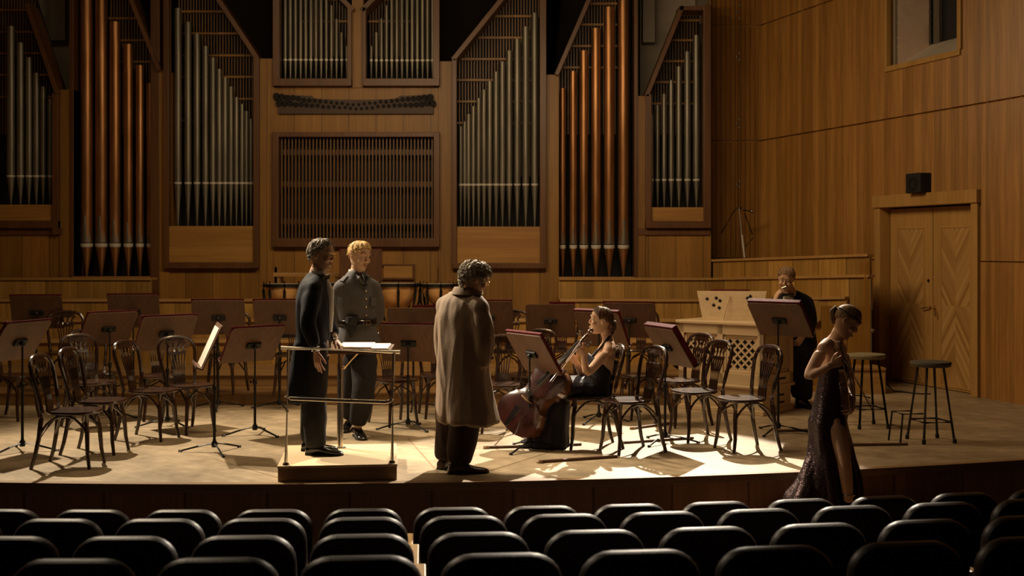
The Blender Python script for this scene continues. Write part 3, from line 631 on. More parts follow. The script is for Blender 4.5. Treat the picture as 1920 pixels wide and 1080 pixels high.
# seat centre in the photo (x, y), floor height, heading in degrees (0 = faces right, 90 = away), label
CH = [(138, 770, 0, -3, 'glossy dark bentwood chair standing closest to the stage edge at the far left end'),
      (187, 751, 0, -5, 'dark bentwood chair directly behind and beside the frontmost chair at the left'),
      (172, 716, 0, -42, 'dark bentwood chair with slotted back in the second row of the left block, half hidden'),
      (182, 699, 0, -50, 'dark bentwood chair showing only its pale-lit hoop behind the slotted chair at the left'),
      (284, 732, 0, -15, 'dark bentwood chair with a bright highlight on its tapered splat, left block'),
      (357, 722, 0, -45, 'dark bentwood chair with open hoop back beside the stand with white sheet music'),
      (297, 704, 0, -70, 'dark bentwood chair whose splat shows below the desk in mid left block'),
      (26, 704, 0, -20, 'dark bentwood chair cut by the left picture edge, behind the slanted music stand'),
      (118, 661, .14, -75, 'thin dark bentwood chair on the riser beside the tall back-left music stand'),
      (423, 663, .14, -95, 'dark bentwood chair on the riser, slats visible below the desk behind the white sheet music'),
      (545, 664, .14, -90, 'dark bentwood chair on the riser behind the conductor in tailcoat'),
      (742, 712, 0, -60, 'dark bentwood chair between the podium rail and the two stacked desks'),
      (822, 701, 0, -80, 'dark bentwood chair mostly hidden by the left edge of the beige trench coat'),
      (938, 721, 0, -96, 'dark bentwood chair with pierced head panel just behind the trench coat man'),
      (956, 658, .14, -95, 'dark bentwood chair on the riser right of the trench coat man, hoop above the desks'),
      (990, 702, 0, -120, 'dark bentwood chair hidden behind the cello player\'s music stand'),
      (1055, 656, .14, -90, 'dark bentwood chair on the riser behind the two-tone desk left of the cellist'),
      (1103, 743, 0, 190, 'dark bentwood chair on which the woman with the cello sits'),
      (1178, 750, 0, 207, 'dark bentwood chair with shiny seat just right of the cellist, nearest the stage edge'),
      (1304, 733, 0, 207, 'middle one of the three dark bentwood chairs in front of the pale chest organ'),
      (1393, 747, 0, 203, 'dark bentwood chair standing in front of the chest organ corner, nearest its music stand'),
      (1275, 713, 0, 212, 'dark bentwood chair at the left front corner of the chest organ, behind the others'),
      (1203, 703, 0, 200, 'dark bentwood chair half hidden behind the chair right of the cellist'),
      (1200, 655, .14, -100, 'dark bentwood chair on the riser right behind the cellist, under a dark desk')]
chair0 = make_chair()
STANDS = []
index_kids(chair0)
for i, (sx, sy, z0, hd, lab) in enumerate(CH):
    s_ = (sy-HZ)/(EYE-0.45-z0); d = FPX/s_
    o = chair0 if i == 0 else copy_tree(chair0)
    o.location = (GX(sx, d), d, z0); o.rotation_euler = (0, 0, R(hd))
    tag(o, lab, 'chair', 'bentwood orchestra chairs on the stage')

# ------------------------------------------------------------------ music stands
def make_stand(hz, tilt=24, w_=0.58, h_=0.40, rot=0):
    """player side is +x; hz = height of the desk centre"""
    t = empty('music_stand'); BM = M_['black_metal']
    for k in range(3):
        a = R(60 + 120*k + rot); mb = MB(); mb.tube([(0.015*math.cos(a), 0.015*math.sin(a), 0.075), (0.14*math.cos(a), 0.14*math.sin(a), 0.052), (0.30*math.cos(a), 0.30*math.sin(a), 0.010)], [0.010, 0.009, 0.008], 6)
        lg = mb.build('leg', BM, t)
        mb = MB(); mb.tube([(0.285*math.cos(a), 0.285*math.sin(a), 0.010), (0.315*math.cos(a), 0.315*math.sin(a), 0.010)], 0.012, 8); mb.build('rubber_foot', M_['rubber'], lg)
    mb = MB(); mb.lathe([(0.022, 0.045), (0.026, 0.06), (0.026, 0.085), (0.015, 0.10), (0.0125, 0.12), (0.0125, hz*0.62)], 12); mb.build('lower_tube', BM, t)
    mb = MB(); mb.lathe([(0.017, hz*0.62-0.04), (0.019, hz*0.62-0.03), (0.019, hz*0.62+0.01), (0.010, hz*0.62+0.02)], 12); mb.tube([(0, 0.015, hz*0.62-0.01), (0, 0.05, hz*0.62-0.01)], [0.006, 0.014], 8); mb.build('clamp_knob', BM, t)
    mb = MB(); mb.lathe([(0.0085, hz*0.6), (0.0085, hz-0.01)], 10); mb.build('upper_tube', BM, t)
    tl = R(tilt); up = Vector((-math.sin(tl), 0, math.cos(tl))); nn = Vector((math.cos(tl), 0, math.sin(tl))); yy = Vector((0, 1, 0))
    T = Matrix((( -yy.x, nn.x, up.x, 0), (-yy.y, nn.y, up.y, 0), (-yy.z, nn.z, up.z, hz), (0, 0, 0, 1)))    # local x=-y, y=normal to player, z=up the desk
    T2 = T @ Matrix.Translation((0, 0.035, 0))
    mb = MB(); mb.ball((0, 0, 0), (0.026, 0.024, 0.024), 10, T @ Matrix.Translation((0, 0.0, 0))); mb.box((-0.075, 0.012, -0.03), (0.075, 0.035, 0.03), T); mb.lathe([(0.03, 0), (0.03, 0.014)], 14, T @ Matrix.Translation((0, 0.02, 0)) @ Matrix.Rotation(R(-90), 4, 'X')); mb.build('tilt_bracket', BM, t, bevel=0.004)
    mb = MB(); c = 0.03; hw, hh = w_/2, h_/2
    poly = [(-hw, -hh), (hw, -hh), (hw, hh-c), (hw-0.3*c, hh-0.3*c), (hw-c, hh), (-hw+c, hh), (-hw+0.3*c, hh-0.3*c), (-hw, hh-c)]
    mb.prism(poly, 0.0, 0.012, T2); mb.build('desk', M_['desk'], t, False, 0.002)
    mb = MB(); mb.box((-hw, 0.010, -hh-0.004), (hw, 0.065, -hh+0.010), T2); mb.box((-hw, 0.060, -hh), (hw, 0.066, -hh+0.022), T2); mb.build('desk_ledge', M_['desk'], t, False, 0.002)
    return t, T2
def make_folder(T2, hw=0.285, hh=0.21, th=0.016, side=0.0, flap=0, shift=0.0):
    f = empty('music_folder')
    mb = MB(); mb.box((-hw+shift, 0.013, -0.185), (hw+shift, 0.013+th*0.35, hh), T2); mb.build('back_cover', M_['red'], f, False, 0.002)
    mb = MB(); mb.box((-hw+shift+0.006, 0.013+th*0.35, -0.18), (hw+shift-0.006, 0.013+th, hh-0.03), T2); mb.build('sheets', M_['paper'], f, False)
    mb = MB()
    if flap: mb.box((-hw+shift, 0.013+th, -0.185), (hw+shift, 0.019+th, hh), T2)
    if th >= 0.02: mb.box((-hw+shift, 0.013, hh-0.004), (hw+shift, 0.016+th, hh+0.002), T2); mb.box((hw+shift-0.004, 0.013, -0.185), (hw+shift+0.002, 0.016+th, hh), T2)
    if not flap: mb.box((-hw+shift-0.006, 0.010, -0.185), (-hw+shift, 0.016+th, hh), T2)
    mb.build('front_cover' if flap else 'spine', M_['red'], f, False, 0.002)
    return f
# pole foot in photo (x,y) (or None,d), desk centre y, floor z, player side, twist of the feet, desk shift, label
ST = [  # px, d, desk cy, z0, theta, tilt, rot, label
  (68, 13.9, 588, .14, 98, 20, 10, 'tall dark desk on the riser at the far left, flat to the hall'),
  (42, 10.5, 645, 0, 162, 34, 20, 'sharply turned music stand leaning at the left picture edge, nearest the stage lip'),
  (206, 12.6, 620, 0, 138, 33, 30, 'slanting music stand behind the slotted chairs, left block'),
  (250, 13.9, 586, .14, 98, 20, 0, 'dark desk on the riser partly covered by the slanting stand at the left'),
  (314, 12.0, 629, 0, 130, 32, 15, 'brown desk in the middle of the left block above a pair of chairs'),
  (409, 13.30, 598, 0, 95, 20, 5, 'dark desk behind the white sheet music, in front of the risers'),
  (402, 10.46, 651, 0, 198, 24, 40, 'edge-on music stand carrying white sheet music'),
  (478, 11.44, 651, 0, 133, 34, 12, 'large brown desk just left of the podium'),
  (524, 13.30, 598, 0, 92, 20, 25, 'dark desk seen behind the conductor in tailcoat'),
  (775, 13.3, 612, 0, 90, 18, 0, 'upper two-tone desk of the pair left of the trench coat man'),
  (765, 11.8, 647, 0, 82, 24, 50, 'lower front desk of the pair left of the trench coat man'),
  (915, 13.9, 598, .14, 85, 20, 0, 'tall dark desk showing right of the trench coat man\'s shoulder'),
  (1032, 13.9, 604, .14, 85, 18, 0, 'two-tone desk on the riser between trench coat man and cellist'),
  (993, 10.57, 668, 0, 32, 32, 25, 'light-lit desk turned to the cellist, in front of the cello'),
  (1123, 12.3, 622, 0, 48, 28, 8, 'dark desk directly behind the cellist\'s head'),
  (1180, 13.30, 603, 0, 78, 18, 30, 'wide dark desk between the cellist and the chest organ'),
  (1247, 10.97, 655, 0, 20, 32, 35, 'pale desk with a thick red folder, left of the chest organ'),
  (1459, 11.54, 605, 0, 47, 38, 5, 'tall brown desk standing in front of the harmonica player at the chest organ')]
ST[-1] = ST[-1][:-1] + ('tall brown desk in front of the man raising his hand to his mouth',)
for i, (px, d, cy, z0, th, tl, rot, lab) in enumerate(ST):
    hz = GZ(cy, d) - z0
    t, T2 = make_stand(hz, tl, 0.58, 0.41, rot)
    t.location = (GX(px, d), d, z0); t.rotation_euler = (0, 0, R(th))
    tag(t, lab if 'stand' in lab else 'music stand, ' + lab, 'music stand', 'wooden-desk music stands on the stage')
    if i == 6:
        f = empty('sheet_music'); 
        for k in range(2):
            mb = MB(); mb.box((-0.225+0.227*k, 0.014, -0.19), (-0.002+0.227*k, 0.019, 0.17), T2); mb.build('page', M_['paper'], f, False)
        mb = MB(); 
        for k in range(8):
            for c_ in (-1, 1): mb.box((c_*0.115-0.09, 0.0188, -0.16+k*0.04), (c_*0.115+0.09, 0.0193, -0.1596+k*0.04), T2)
        mb.build('stave_print', M_['desk'], f, False)
        tag(f, 'open white sheet music glowing on the edge-on stand left of the podium', 'sheet music')
    else:
        th_ = {16: 0.045, 17: 0.035, 14: 0.03, 13: 0.02}.get(i, 0.014)
        hw = 0.145 if i in (9, 12) else 0.285
        f = make_folder(T2, hw, 0.222 if i not in (9, 12) else 0.235, th_, flap=1 if i in (14, 16, 17) else 0, shift=0.14 if i in (9, 12) else 0.0)
        tag(f, 'dark red leather folder on the ' + lab.replace('music stand, ', '').replace(' standing in front', ' in front')[:70], 'folder', 'red leather music folders')
        words_ = f['label'].split()
        if len(words_) > 16: f['label'] = ' '.join(words_[:16]).rstrip(',')
    f.location = t.location; f.rotation_euler = t.rotation_euler

# ------------------------------------------------------------------ conductor's podium with rail, desk and score
PD0, PD1 = 9.15, 10.2; PX0, PX1 = GX(524, PD0), GX(743, PD0); PZ = 0.125
PRZ = R(6); PCX = (PX0+PX1)/2
pod = empty('conductor_podium', (PCX - 0.5*math.sin(PRZ), PD0 + 0.48, 0), PRZ, label='low wooden conductor\'s podium box with a brass-coloured tube rail', cat='podium')
hw, hd_ = (PX1-PX0)/2*1.01, 0.48
PINV = Matrix.Rotation(-PRZ, 4, 'Z')
mb = MB(); mb.box((-hw, -hd_, 0), (hw, hd_, PZ-0.02)); mb.build('platform', M_['podium'], pod, False, 0.004)
mb = MB(); mb.box((-hw-0.004, -hd_-0.004, PZ-0.02), (hw+0.004, hd_+0.004, PZ)); mb.build('platform_top', M_['birch'], pod, False, 0.003)
def lp(px, py, d): d += (GX(px, d)-PCX)*math.tan(PRZ); return PINV @ (P(px, py, d) - Vector(pod.location))
for k, (a, b) in enumerate((((536, 873), (541, 656)), ((735, 873), (738, 661)))):
    mb = MB(); p0 = lp(a[0], a[1], PD0+0.04); p0.z = PZ; p1 = lp(b[0], b[1], PD0+0.04); mb.tube([p0, p1], 0.0145, 12); ps = mb.build('rail_post', M_['steel'], pod)
    mb = MB(); mb.lathe([(0.026, PZ), (0.026, PZ+0.008), (0.017, PZ+0.02)], 14, Matrix.Translation((p0.x, p0.y, 0))); mb.build('post_flange', M_['steel'], ps)
mb = MB(); mb.tube([lp(527, 652, PD0+0.01), lp(750, 660, PD0+0.01)], 0.017, 12); mb.build('top_rail', M_['steel'], pod)
mb = MB(); mb.tube([lp(534, 742, PD0+0.02), lp(544, 747, PD0+0.02), lp(600, 749.5, PD0+0.02), lp(723, 754, PD0+0.02), lp(731, 752, PD0+0.02), lp(735, 747, PD0+0.02)], 0.0145, 12); mb.build('middle_rail', M_['steel'], pod)
DK = 9.93
cd = empty('conductor_desk', (GX(638, DK), DK, PZ), label='flat conductor\'s desk on a single thick post behind the podium rail', cat='desk')
mb = MB(); mb.lathe([(0.05, 0), (0.05, 0.006), (0.026, 0.012), (0.026, 0.70), (0.019, 0.71), (0.019, 0.80)], 16); mb.build('post', M_['steel'], cd)
mb = MB(); mb.tube([(0.03, -0.01, 0.66), (0.16, -0.02, 0.80)], 0.012, 8); mb.build('desk_support', M_['brass'], cd)
TB = Matrix.Translation((0.14, -0.05, 0.815)) @ Matrix.Rotation(R(3), 4, 'X')
mb = MB(); mb.box((-0.29, -0.22, 0), (0.29, 0.22, 0.02), TB); mb.build('desk_top', M_['desk'], cd, False, 0.003)
mb = MB(); mb.box((-0.29, -0.235, 0), (0.29, -0.22, 0.04), TB); mb.build('desk_lip', M_['desk'], cd, False, 0.002)
sc_ = empty('score', cd.location, label='open white score book lying on the conductor\'s desk', cat='book')
mb = MB(); mb.box((-0.13, -0.15, 0.022), (0.14, 0.15, 0.045), TB); mb.build('pages', M_['paper'], sc_, False, 0.003)
mb = MB(); mb.box((0.14, -0.15, 0.022), (0.27, 0.15, 0.036), TB); mb.build('page_turned', M_['paper'], sc_, False, 0.002)
gl = empty('drinking_glass', P(617, 655, 9.72) , label='small clear glass by the conductor\'s hand on the desk', cat='glass'); gl.location.z = 0.97
gm = mat('clear_glass', (0.9, 0.9, 0.85), 0.05); nodes(gm)[1].inputs['Transmission Weight'].default_value = 0.9
mb = MB(); mb.lathe([(0.022, 0), (0.028, 0.07), (0.026, 0.07), (0.020, 0.005)], 16); o = mb.build('bowl', gm, gl)

# ------------------------------------------------------------------ stools
def make_stool(px, py, d, mcush, lab, rz):
    t = empty('tall_stool', (GX(px, d), d, 0), R(rz), lab, 'stool', 'tall round stools')
    H = GZ(py, d)
    mb = MB(); mb.lathe([(0.155, H-0.05), (0.175, H-0.045), (0.185, H-0.02), (0.180, H-0.004), (0.15, H), (0.01, H+0.004)], 28); mb.build('cushion', mcush, t)
    for k in range(4):
        a = R(45+90*k); mb = MB(); mb.tube([(0.115*math.cos(a), 0.115*math.sin(a), H-0.045), (0.215*math.cos(a), 0.215*math.sin(a), 0.0)], [0.0125, 0.0125], 8)
        l = mb.build('leg', M_['black_metal'], t)
        mb = MB(); mb.lathe([(0.018, 0), (0.018, 0.035), (0.013, 0.04)], 10, Matrix.Translation((0.215*math.cos(a), 0.215*math.sin(a), 0))); mb.build('rubber_foot', M_['rubber'], l)
    z = 0.19; r_ = 0.115 + 0.10*(H-0.045-z)/(H-0.045)
    for k in range(4):
        a = R(45+90*k); b = R(135+90*k); mb = MB(); mb.tube([(r_*math.cos(a), r_*math.sin(a), z), (r_*math.cos(b), r_*math.sin(b), z)], 0.010, 6); mb.build('footrest_bar', M_['black_metal'], t)
    # low step frame hooked on one side
    mb = MB()
    for s in (-1, 1):
        mb.tube([(0.13, 0.10*s, 0.27), (0.33, 0.10*s, 0.27), (0.36, 0.11*s, 0.0)], 0.009, 6)
    mb.tube([(0.33, -0.10, 0.27), (0.33, 0.10, 0.27)], 0.009, 6); mb.tube([(0.345, -0.105, 0.15), (0.345, 0.105, 0.15)], 0.008, 6)
    mb.build('step_frame', M_['black_metal'], t)
    return t
make_stool(1625, 663, 11.95, M_['cushion'], 'tall black stool with olive cushion standing behind the woman in sequins', 100)
make_stool(1745, 677, 11.06, M_['cushion_dark'], 'tall black stool with dark cushion in front of the double door', 190)

# ------------------------------------------------------------------ timpani
def make_drum(px, py, d, wpx, lab):
    r_ = wpx/2*d/FPX; zt = GZ(py, d) - 0.56
    t = empty('kettledrum', (GX(px, d), d, 0.56), 0, lab, 'kettledrum', 'timpani below the organ grille')
    prof = [(r_*math.cos(a)*0.94, zt-0.04 - r_*1.05*math.sin(a)) for a in [R(80-8*i) for i in range(11)]] + [(r_*0.95, zt-0.02)]
    mb = MB(); mb.lathe(prof, 32); mb.build('copper_bowl', M_['kettle'], t)
    mb = MB(); mb.lathe([(r_*0.93, zt-0.045), (r_*1.03, zt-0.045), (r_*1.03, zt-0.005), (r_*0.97, zt+0.002), (r_*0.95, zt-0.012)], 32); mb.build('hoop', M_['black_metal'], t)
    mb = MB(); mb.lathe([(r_*0.96, zt-0.006), (r_*0.95, zt-0.001), (0.01, zt)], 32); mb.build('drum_head', M_['drumhead'], t)
    for k in range(8):
        a = 2*PI*k/8 + 0.2; mb = MB(); c, s = math.cos(a), math.sin(a)
        mb.tube([(r_*1.05*c, r_*1.05*s, zt-0.01), (r_*1.06*c, r_*1.06*s, zt-0.10), (r_*1.0*c, r_*1.0*s, zt-0.25), (r_*0.72*c, r_*0.72*s, zt-0.50)], [0.022, 0.022, 0.018, 0.014], 6)
        mb.tube([(r_*1.05*c, r_*1.05*s, zt-0.02), (r_*1.05*c, r_*1.05*s, zt+0.03)], 0.009, 6); mb.build('strut', M_['black_metal'], t)
    mb = MB(); mb.lathe([(r_*0.6, 0.0), (r_*0.6, 0.03), (r_*0.28, 0.06), (r_*0.20, zt-0.30-r_*0.5), (r_*0.35, zt-0.05-r_*0.95)], 20); mb.build('pedestal', M_['black_metal'], t)
make_drum(533, 532, 16.45, 72, 'kettledrum with copper bowl left of the conductor in tailcoat')
make_drum(612, 530, 16.9, 66, 'kettledrum mostly hidden between the conductor and the man in grey uniform')
make_drum(742, 531, 16.40, 88, 'large copper kettledrum right of the man in grey uniform')
make_drum(822, 532, 16.5, 66, 'kettledrum partly hidden by the trench coat man, last of the row')
tm, T2 = make_stand(0.95, 12, 0.60, 0.50, 0)
tm.location = (GX(677, 17.1), 17.1, 0.56); tm.rotation_euler = (0, 0, R(95)); tag(tm, 'dark red-edged desk for the timpani player, behind the blond man\'s head', 'music stand', 'wooden-desk music stands on the stage')
f = make_folder(T2, 0.30, 0.255, 0.014); f.location = tm.location; f.rotation_euler = tm.rotation_euler; tag(f, 'dark red folder on the timpani player\'s desk behind the blond man', 'folder', 'red leather music folders')
bt = empty('wooden_bench', (GX(577, 17.6), 17.6, 0.56), 0, 'long pale wooden bench ledge behind the conductor, in front of the organ case', 'bench')
mb = MB(); mb.box((-0.48, -0.15, 0.80), (0.52, 0.15, 0.86)); mb.build('bench_top', M_['oak_ledge'], bt, False, 0.005)
for s in (-0.4, 0.44):
    mb = MB(); mb.box((s-0.02, -0.13, 0), (s+0.02, 0.13, 0.80)); mb.build('leg', M_['riser'], bt, False)

# ------------------------------------------------------------------ chest organ (positive)
ca = R(-40); CO = Vector((GX(1272, 13.34), 13.34, 0)); CL, CW, CHH = 1.05, 0.68, 0.985
co = empty('chest_organ', CO, ca, 'pale ash chest organ with clover-shaped fretwork openings and raised lid', 'organ')
bi = M_['birch']
mb = MB(); mb.box((0.02, 0.02, 0.03), (CL-0.02, CW-0.02, 0.30)); mb.box((0.03, 0.05, 0.30), (CL-0.03, CW-0.03, CHH-0.04)); mb.build('body', bi, co, False, 0.003)
mb = MB(); mb.box((0.0, 0.0, 0.0), (CL, CW, 0.05)); mb.build('plinth', bi, co, False, 0.006)
mb = MB(); mb.box((-0.015, -0.015, 0.275), (CL+0.015, CW+0.015, 0.31)); mb.build('lower_moulding', bi, co, False, 0.01)
mb = MB(); mb.box((-0.025, -0.025, CHH-0.035), (CL+0.025, CW+0.025, CHH)); mb.build('top_board', bi, co, False, 0.008)
def fret(mb, u0, u1, z0, z1, cu, cz, hr):
    """plate with a staggered field of four-lobed holes; plane u,z with thickness along w (faces -w)"""
    lobe = []
    for k in range(16):
        a = 2*PI*k/16; lobe.append((math.cos(a)*hr*(0.62+0.38*abs(math.cos(2*a))), math.sin(a)*hr*(0.62+0.38*abs(math.cos(2*a)))))
    def diam(k, su, sz):                                  # point of the diamond cell in the same direction
        a = 2*PI*k/16; c, s = math.cos(a), math.sin(a); m = 1/(abs(c)/su+abs(s)/sz); return c*m, s*m
    nu = int(round((u1-u0)/cu)); nz = int(round((z1-z0)/cz)); cu = (u1-u0)/nu; cz = (z1-z0)/nz; su, sz = cu/2, cz/2; V = []; F = []
    centres = [(u0+(i+.5)*cu, z0+(j+.5)*cz) for i in range(nu) for j in range(nz)] + [(u0+i*cu, z0+j*cz) for i in range(1, nu) for j in range(1, nz)]
    for (x, z) in centres:
        b = len(V); V += [(x+p[0], z+p[1]) for p in lobe] + [(x+diam(k, su, sz)[0], z+diam(k, su, sz)[1]) for k in range(16)]
        F += [(b+k, b+(k+1) % 16, b+16+(k+1) % 16, b+16+k) for k in range(16)]
    for i in range(nu):                                   # half diamonds along the borders
        for zz in (z0, z1):
            s = sz if zz == z0 else -sz
            if i > 0: b = len(V); V += [(u0+i*cu-su, zz), (u0+i*cu+su, zz), (u0+i*cu, zz+s)]; F.append((b, b+1, b+2))
    for j in range(nz):
        for uu in (u0, u1):
            s = su if uu == u0 else -su
            if j > 0: b = len(V); V += [(uu, z0+j*cz-sz), (uu, z0+j*cz+sz), (uu+s, z0+j*cz)]; F.append((b, b+1, b+2))
    for (uu, zz, du, dz) in ((u0, z0, su, sz), (u1, z0, -su, sz), (u0, z1, su, -sz), (u1, z1, -su, -sz)):
        b = len(V); V += [(uu, zz), (uu+du, zz), (uu, zz+dz)]; F.append((b, b+1, b+2))
    return V, F
def fret_panel(par, u0, u1, z0, z1, side=False):
    V, F = fret(None, u0+0.03, u1-0.03, z0+0.03, z1-0.03, 0.088 if not side else 0.09, 0.096, 0.029)
    mb = MB(); w0 = 0.028
    conv = (lambda u, w_, z: (u, w_, z)) if not side else (lambda u, w_, z: (CL - w_, u, z))
    for off in (w0, w0+0.010):
        mb.add([conv(u, off, z) for u, z in V], F)
    o = mb.build('fretwork_panel', bi, par, False)
    mb = MB()
    for (a, b, c, d) in ((u0, z0, u1, z0+0.03), (u0, z1-0.03, u1, z1), (u0, z0, u0+0.03, z1), (u1-0.03, z0, u1, z1)):
        mb.box(conv(a, 0.018, b), conv(c, 0.045, d))
    mb.build('panel_moulding', bi, o, False, 0.004)
    mb = MB(); mb.box(conv(u0+0.01, 0.043, z0+0.01), conv(u1-0.01, 0.047, z1-0.01)); mb.build('dark_backing', M_['dark'], o, False)
# face frame in front of the body, fretwork set into it
mb = MB()
for (a, b, c, d) in ((0.0, 0.31, 0.07, CHH-0.035), (CL-0.07, 0.31, CL, CHH-0.035), (0.0, CHH-0.14, CL, CHH-0.035), (0.0, 0.31, CL, 0.43), (0.49, 0.31, 0.56, CHH-0.035)): mb.box((a, 0.0, b), (c, 0.05, d))
mb.build('face_frame', bi, co, False, 0.003)
fret_panel(co, 0.07, 0.49, 0.43, CHH-0.14); fret_panel(co, 0.56, CL-0.07, 0.43, CHH-0.14)
mb = MB()
for (a, b, c, d) in ((0.0, 0.31, 0.09, CHH-0.035), (CW-0.08, 0.31, CW, CHH-0.035), (0.0, CHH-0.14, CW, CHH-0.035), (0.0, 0.31, CW, 0.43)): mb.box((CL-0.05, a, b), (CL, c, d))
mb.build('side_frame', bi, co, False, 0.003)
fret_panel(co, 0.09, CW-0.08, 0.43, CHH-0.14, True)
mb = MB()
for z in (0.36, 0.18, 0.10): mb.box((CL-0.021 if z < .3 else CL-0.001, 0.36, z), (CL-0.016 if z < .3 else CL+0.004, 0.50, z+0.02))
mb.build('hand_slot', M_['dark'], co, False)
# raised lid / music desk leaning back
TL = Matrix.Translation((0.30, 0.06, CHH)) @ Matrix.Rotation(R(34), 4, 'Z') @ Matrix.Rotation(R(-14), 4, 'X')
mb = MB(); mb.prism([(-0.02, 0), (0.62, 0), (0.68, 0.33), (-0.08, 0.33)], 0.0, 0.018, TL); ld = mb.build('raised_lid', bi, co, False, 0.003)
V = [(0.10, 0.17), (0.13, 0.25), (0.17, 0.22), (0.16, 0.14), (0.03, 0.24), (0.52, 0.22), (0.47, 0.25), (0.50, 0.27)]
mb = MB()
for (x, z) in V:
    for dx, dz in ((0.013, 0), (-0.013, 0), (0, 0.013), (0, -0.013)):
        mb.lathe([(0.010, 0), (0.010, 0.003)], 10, TL @ Matrix.Translation((x+dx*0.8, 0.0005, z+dz*0.8)) @ Matrix.Rotation(R(90), 4, 'X'))
mb.build('clover_cutout', M_['dark'], ld, False)
mb = MB(); mb.tube([(0.20, -0.06, 0.0), (0.28, -0.015, 0.27)], 0.006, 6, TL); mb.build('prop_stick', M_['birch'], ld)
rf = empty('music_folder', CO, ca); mb = MB(); mb.box((0.07, 0.022, 0.02), (0.50, 0.045, 0.355), TL); mb.build('cover', M_['red'], rf, False, 0.003); tag(rf, 'dark red folder propped behind the chest organ\'s raised lid', 'folder', 'red leather music folders')

# ------------------------------------------------------------------ long thin floor strips
def strip(p, q, lab, w_=0.045, h_=0.022):
    a = Vector((GX(p[0], floor_d(p[1])), floor_d(p[1]), 0)); b = Vector((GX(q[0], floor_d(q[1])), floor_d(q[1]), 0)); L_ = (b-a).length
    t = empty('floor_strip', a, math.atan2((b-a).y, (b-a).x), lab, 'floor strip', 'narrow wooden floor strips')
    mb = MB(); rings = []
    for i in range(13):
        u = i/12; hw_ = w_*(0.5 if 0 < i < 12 else 0.3); hw_ = hw_*(1 if i else 1); x = L_*u
        rings.append([(x, -hw_, 0.001), (x, hw_, 0.001), (x, hw_*0.8, h_), (x, -hw_*0.8, h_)])
    mb.loft(rings); mb.build('strip_board', M_['strip'], t, False, 0.003)
    mb = MB(); mb.lathe([(w_*0.62, 0.001), (w_*0.68, h_*0.6), (w_*0.5, h_+0.003)], 18); mb.build('rounded_end', M_['podium'], t)
strip((912, 841), (1090, 835), 'long wooden floor strip by the cello\'s spike')
strip((1012, 868), (1157, 858), 'wooden floor strip with rounded end in front of the cellist\'s music stand')
strip((1165, 832), (1300, 823), 'wooden floor strip behind the chair right of the cellist')
strip((1530, 837), (1702, 835), 'wooden floor strip running behind the woman in sequins')
strip((1186, 805), (1262, 795), 'short floor strip under the chairs left of the chest organ')
strip((1455, 810), (1545, 808), 'thin floor strip beside the tall desk\'s feet')
# cables by the door
cb = MB(); pts = []
for i in range(40):
    u = i/39; pts.append((5.0 + 0.35*u*2 - 0.62, 15.05 - 0.55*u + 0.05*math.sin(u*14), 0.012 + 0.14*max(0, math.sin(u*PI*2.0))**2*(1 if u < 0.55 else 0.15)))
o = cb.tube(pts, 0.008, 6).build('cable', M_['rubber']); tag(o, 'loose black cable curling on the stage beside the double door', 'cable')
cb = MB(); q0 = P(1633, 528, 15.02); q1 = P(1634, 700, 15.02); cb.tube([q0, (q0+q1)/2, q1], 0.008, 6); o = cb.build('conduit', M_['grey_tin']); tag(o, 'thin grey conduit running down the end of the choir panelling', 'conduit')
kb = MB(); q = P(1636, 620, 14.99); kb.lathe([(0.02, 0), (0.026, 0.02), (0.012, 0.05)], 12, Matrix.Translation(q) @ Matrix.Rotation(R(90), 4, 'X')); o = kb.build('door_knob', M_['steel']); tag(o, 'small round metal knob beside the conduit on the choir panelling', 'knob')
# lamp tripod and hanging chain in the far corner behind the top parapet
tp = empty('work_light', (GX(1393, 18.6), 18.6, 1.2), 0, 'pale tripod with dark lamp and bag in the gloomy rear corner', 'lamp')
def l2(px, py, dd=18.6): return P(px, py, dd) - Vector(tp.location)
mb = MB(); mb.box((GX(1345, 18.6)-tp.location.x, -0.1, 0), (GX(1430, 18.6)-tp.location.x, 0.5, 0.36)); mb.build('base', M_['dark'], tp, False)
mb = MB(); mb.tube([l2(1386, 389), l2(1391, 440), l2(1396, 483)], 0.014, 8); mb.build('pole', M_['paper'], tp)
mb = MB(); mb.tube([l2(1379, 391), l2(1391, 390)], 0.018, 8); mb.tube([l2(1394, 394), l2(1411, 396)], 0.02, 8); mb.ball(l2(1410, 396), 0.03, 10); mb.build('lamp_head', M_['steel'], tp)
for a, b in (((1378, 393), (1352, 438)), ((1396, 400), (1411, 440)), ((1398, 462), (1412, 446))):
    mb = MB(); mb.tube([l2(*a), l2(*b)], 0.010, 6); mb.build('leg', M_['black_metal'], tp)
ch = MB(); q = P(1384, 395, 18.4); ch.tube([(q.x, q.y, q.z), (q.x, q.y, 9.3)], 0.006, 6)
o = ch.build('hanging_chain', M_['black_metal']); tag(o, 'thin chain with knotted fittings hanging in the rear corner', 'chain')
for py, hh_ in ((22, 0.10), (106, 0.05), (232, 0.06), (346, 0.04)):
    z = GZ(py, 18.4); mb = MB()
    for k in range(3): mb.ball((q.x + 0.02*(-1)**k, q.y, z-hh_+hh_*k), (0.016, 0.012, 0.024), 8)
    mb.build('fitting', M_['grey_tin'], o, M=Matrix.Identity(4))

